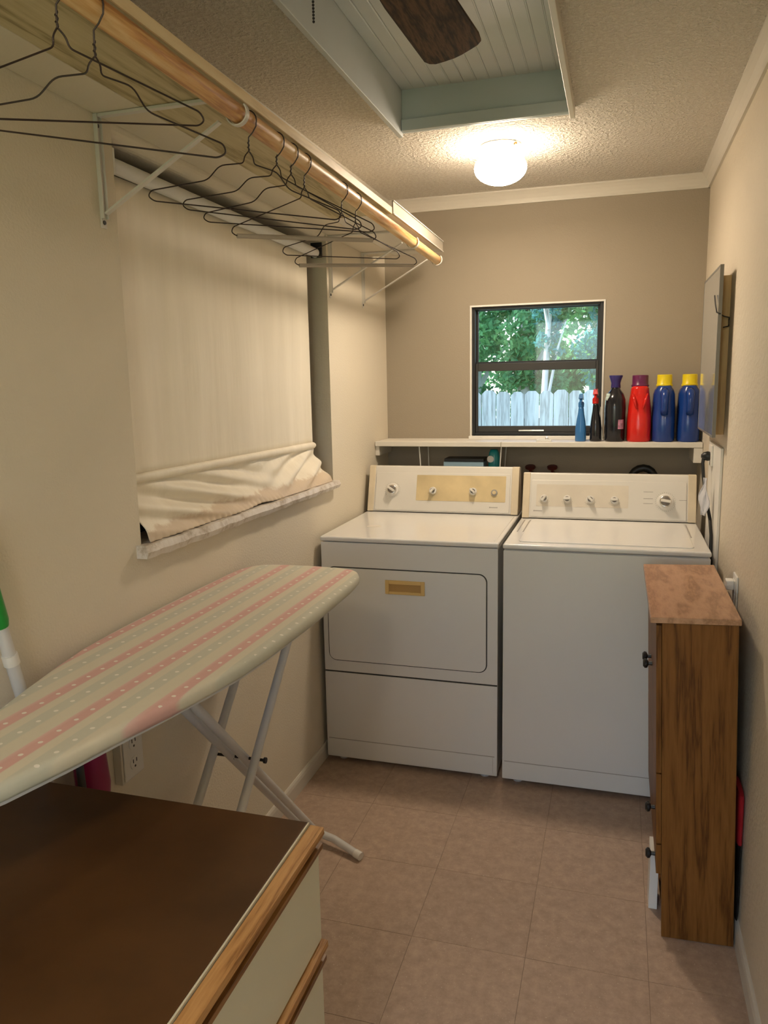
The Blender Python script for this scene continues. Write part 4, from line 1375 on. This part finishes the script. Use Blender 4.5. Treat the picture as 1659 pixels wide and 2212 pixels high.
def bracket(y, label):
    r = empty('shelf_bracket', (0, y, 1.83))
    tag(r, label, 'bracket')
    zt = zsh(y) - 0.001
    w = 0.009
    zb_ = zt - 0.232
    b = B()
    b.box(0.0003, 0.003, y - w, y + w, zb_, zt)
    b.box(0.003, 0.010, y - w, y - w + 0.002, zb_ + 0.02, zt)
    b.box(0.003, 0.010, y + w - 0.002, y + w, zb_ + 0.02, zt)
    obj('wall_plate', b, M['bracket'], r)
    obj('shelf_arm', B().box(0.0105, 0.305, y - 0.007, y + 0.007, zt - 0.006, zt), M['bracket'], r)
    d = Vector((0.285, 0, zt - 0.046 - (zb_ + 0.03)))
    c = Vector((0.010, y, zb_ + 0.03)) + d * 0.5
    obj('brace', B().obox(c, d, (0, 1, 0), Vector((0, 1, 0)).cross(d), d.length / 2, 0.0065, 0.0022), M['bracket'], r)
    rc = rodp(y)
    arc = []
    for k in range(15):
        a = radians(-175 + 215 * k / 14)
        arc.append((rc.x + cos(a) * 0.0215, rc.z + sin(a) * 0.0215))
    inner = arc
    outer = [(rc.x + (x - rc.x) * 1.13, rc.z + (z - rc.z) * 1.13) for x, z in arc]
    b = B()
    vs, fs = [], []
    for (xi, zi), (xo, zo) in zip(inner, outer):
        vs += [(xi, y - 0.006, zi), (xo, y - 0.006, zo), (xo, y + 0.006, zo), (xi, y + 0.006, zi)]
    for k in range(len(arc) - 1):
        a, c_ = 4 * k, 4 * k + 4
        for q in range(4):
            fs.append((a + q, a + (q + 1) % 4, c_ + (q + 1) % 4, c_ + q))
    fs += [(0, 1, 2, 3), (4 * len(arc) - 1, 4 * len(arc) - 2, 4 * len(arc) - 3, 4 * len(arc) - 4)]
    b.add(vs, fs)
    obj('rod_hook', b, M['bracket'], r, smooth=True)
    for z in (zb_ + 0.012, zt - 0.022):
        obj('screw', B().lathe([(0.005, 0), (0.0045, 0.002)], (0.003, y, z), (1, 0, 0), 12), M['black'], r, smooth=True)


bracket(1.515, 'white metal shelf bracket with black screws nearest the camera, left of the shade')
bracket(2.915, 'white metal shelf bracket just past the far edge of the shade')
bracket(3.32, 'white metal shelf bracket closest to the back wall')


def fillet(pts, rad, n=4):
    outp = [Vector(pts[0])]
    for i in range(1, len(pts) - 1):
        p0, p1, p2 = Vector(pts[i - 1]), Vector(pts[i]), Vector(pts[i + 1])
        a, c = (p0 - p1), (p2 - p1)
        rr = min(rad, a.length * 0.45, c.length * 0.45)
        s_, e_ = p1 + a.normalized() * rr, p1 + c.normalized() * rr
        for k in range(n + 1):
            t_ = k / n
            outp.append(s_ * (1 - t_) ** 2 + p1 * 2 * t_ * (1 - t_) + e_ * t_ ** 2)
    outp.append(Vector(pts[-1]))
    return outp


def hanger(y0, phi, roll, dn, label, hw=0.203, kinkL=False, kinkR=False, tube=False, flip=1):
    rc = rodp(y0)
    r = empty('wire_hanger', rc)
    tag(r, label, 'hanger', 'wire hangers on the closet rod')
    phi, roll = radians(phi), radians(roll)
    ax = Vector((cos(phi) * cos(roll), sin(phi) * cos(roll), sin(roll)))
    dv = Vector((cos(phi) * sin(roll), sin(phi) * sin(roll), -cos(roll)))
    neck = rc + Vector((0, 0, -dn))
    wr = 0.0014
    # hook over the rod, in the plane across it
    R = 0.0205
    pts = [rc + Vector((cos(a) * R, 0, sin(a) * R)) for a in [radians(200 - 200 * k / 10) for k in range(11)]]
    pts += [rc + Vector((R * 0.93, 0, -0.012)), rc + Vector((R * 0.5, 0, -0.024)), rc + Vector((0.001, 0, -0.032)), neck + Vector((0, 0, 0.012)), neck]
    obj('hook', B().tube(pts, wr, 6), M['wire'], r, smooth=True)
    # twisted neck
    tw = []
    for k in range(15):
        t_ = k / 14
        a = t_ * 5 * pi
        tw.append(neck + Vector((cos(a) * 0.0016, sin(a) * 0.0016, 0.022 * (1 - t_))))
    obj('twist', B().tube(tw, wr, 5), M['wire'], r, smooth=True)

    def P(u, d):
        return neck + ax * u + dv * d
    L = [P(-0.001, 0), P(-0.009, 0.010), P(-0.011, 0.024)]
    L += ([P(-0.060, 0.034), P(-0.085, 0.066)] if kinkL else [])
    L += [P(-hw + 0.006, 0.098), P(-hw, 0.110), P(-hw + 0.012, 0.118)]
    Rr = [P(0.001, 0), P(0.009, 0.010), P(0.011, 0.024)]
    Rr += ([P(0.060, 0.034), P(0.085, 0.066)] if kinkR else [])
    Rr += [P(hw - 0.006, 0.098), P(hw, 0.110), P(hw - 0.012, 0.118)]
    path = L + Rr[::-1]
    obj('wire_frame', B().tube(fillet(path, 0.012), wr, 6), M['wire'], r, smooth=True)
    if tube:
        obj('cardboard_tube', B().tube([P(-hw + 0.014, 0.118), P(hw - 0.014, 0.118)], 0.0055, 12), M['cardboard'], r, smooth=True, label='grey-brown cardboard trouser tube')


hanger(0.98, 58, 9, 0.062, 'dark wire hanger nearest the camera, cropped by the left edge of the photo', hw=0.205)
hanger(1.06, 12, -9, 0.068, 'bent dark wire hanger, second from the camera, crossing the nearest one', hw=0.21, kinkL=True, kinkR=True)
hanger(1.56, 35, -3, 0.060, 'dark wire hanger just past the near bracket, first of the far bunch', kinkL=True, kinkR=True)
hanger(1.70, 25, -6, 0.050, 'dark wire hanger, second of the far bunch beyond the near bracket', kinkL=True)
hanger(1.78, 25, -3, 0.050, 'dark wire hanger, third of the far bunch beyond the near bracket', kinkL=True)
hanger(1.86, 50, 3, 0.060, 'wire hanger with a cardboard tube on its bar, nearer of the two with tubes', tube=True)
hanger(2.13, 55, 3, 0.062, 'plain wire hanger hanging between the two hangers with cardboard tubes', kinkL=True)
hanger(2.25, 45, 3, 0.066, 'wire hanger with a cardboard tube, farthest along the rod', tube=True)

# ================================================================== CEILING LAMP
def ceiling_light(lx, ly, label, gmat):
    r = empty('ceiling_light', (lx, ly, ZC))
    tag(r, label, 'ceiling light')
    obj('ceiling_pan', B().lathe([(0.070, -0.022), (0.074, -0.018), (0.074, -0.002), (0.068, 0.0)], (lx, ly, ZC), n=40), M['white'], r, smooth=True)
    gp = []
    for k in range(15):
        a = -pi / 2 + (pi / 2 + 0.95) * k / 14
        gp.append((max(0.002, 0.095 * cos(a)), 2.2425 + 0.058 * sin(a)))
    gp.append((0.055, 2.2975))
    obj('glass_globe', B().lathe(gp, (lx, ly, 0), n=40), gmat, r, smooth='all')
    obj('thumb_screw', B().tube([(lx + 0.055, ly - 0.045, ZC - 0.012), (lx + 0.063, ly - 0.053, ZC - 0.012)], 0.004, 8), M['brass'], r, smooth=True)
    return r


ceiling_light(0.655, 2.965, 'lit white mushroom-glass ceiling light near the back wall', M['globe'])
ceiling_light(0.72, -0.45, 'added mushroom-glass fill light, unseen behind the camera', M['globe_fill'])  # unseen lamp added to brighten the foreground
ld = bpy.data.lights.new('globe_light', 'AREA')
ld.shape = 'DISK'
ld.size = 0.15
ld.energy = LAMP_DOWN_W
ld.color = LAMP_COLOR
lo = bpy.data.objects.new('globe_light', ld)
COL.objects.link(lo)
lo.location = (0.655, 2.965, 2.178)

# ================================================================== CEILING FAN
hx, hy, hz = 0.665, 1.27, 2.228
r = empty('ceiling_fan', (hx, hy, TZ))
tag(r, 'ceiling fan with dark walnut-look blades hung in the recessed ceiling tray', 'ceiling fan')
obj('motor_housing', B().lathe([(0.045, -0.245), (0.075, -0.235), (0.085, -0.19), (0.085, -0.13), (0.06, -0.10), (0.06, 0.0)], (hx, hy, TZ), n=32), M['brass'], r, smooth=True)
shape = [(0.20, -0.052), (0.21, -0.060), (0.36, -0.072), (0.55, -0.081), (0.585, -0.078), (0.603, -0.066), (0.618, -0.048), (0.640, -0.020), (0.652, 0.000), (0.663, 0.030), (0.668, 0.050), (0.662, 0.064), (0.645, 0.072), (0.36, 0.070), (0.21, 0.060), (0.20, 0.052)]
for k in range(4):
    a = radians(87 - 90 * k)
    ca_, sa_ = cos(a), sin(a)
    fb_ = obj('fan_blade', B().prism([(hx + ca_ * p - sa_ * q, hy + sa_ * p + ca_ * q, hz) for p, q in shape], (0, 0, 0.006)), M['fanblade'], r, bevel=0.001)
    fb2 = B()
    e1, e2 = Vector((ca_, sa_, 0)), Vector((-sa_, ca_, 0))
    fb2.obox(Vector((hx, hy, hz + 0.010)) + e1 * 0.175, e1, e2, (0, 0, 1), 0.07, 0.016, 0.003)
    obj('blade_iron', fb2, M['brass'], r, bevel=0.001)
ch = B()
for k in range(24):
    ch.lathe([(0.0006, -0.0022), (0.0022, -0.001), (0.0022, 0.001), (0.0006, 0.0022)], (0.610, 1.245, 2.16 - 0.0048 * k), n=6)
obj('pull_chain', ch, M['black'], r)
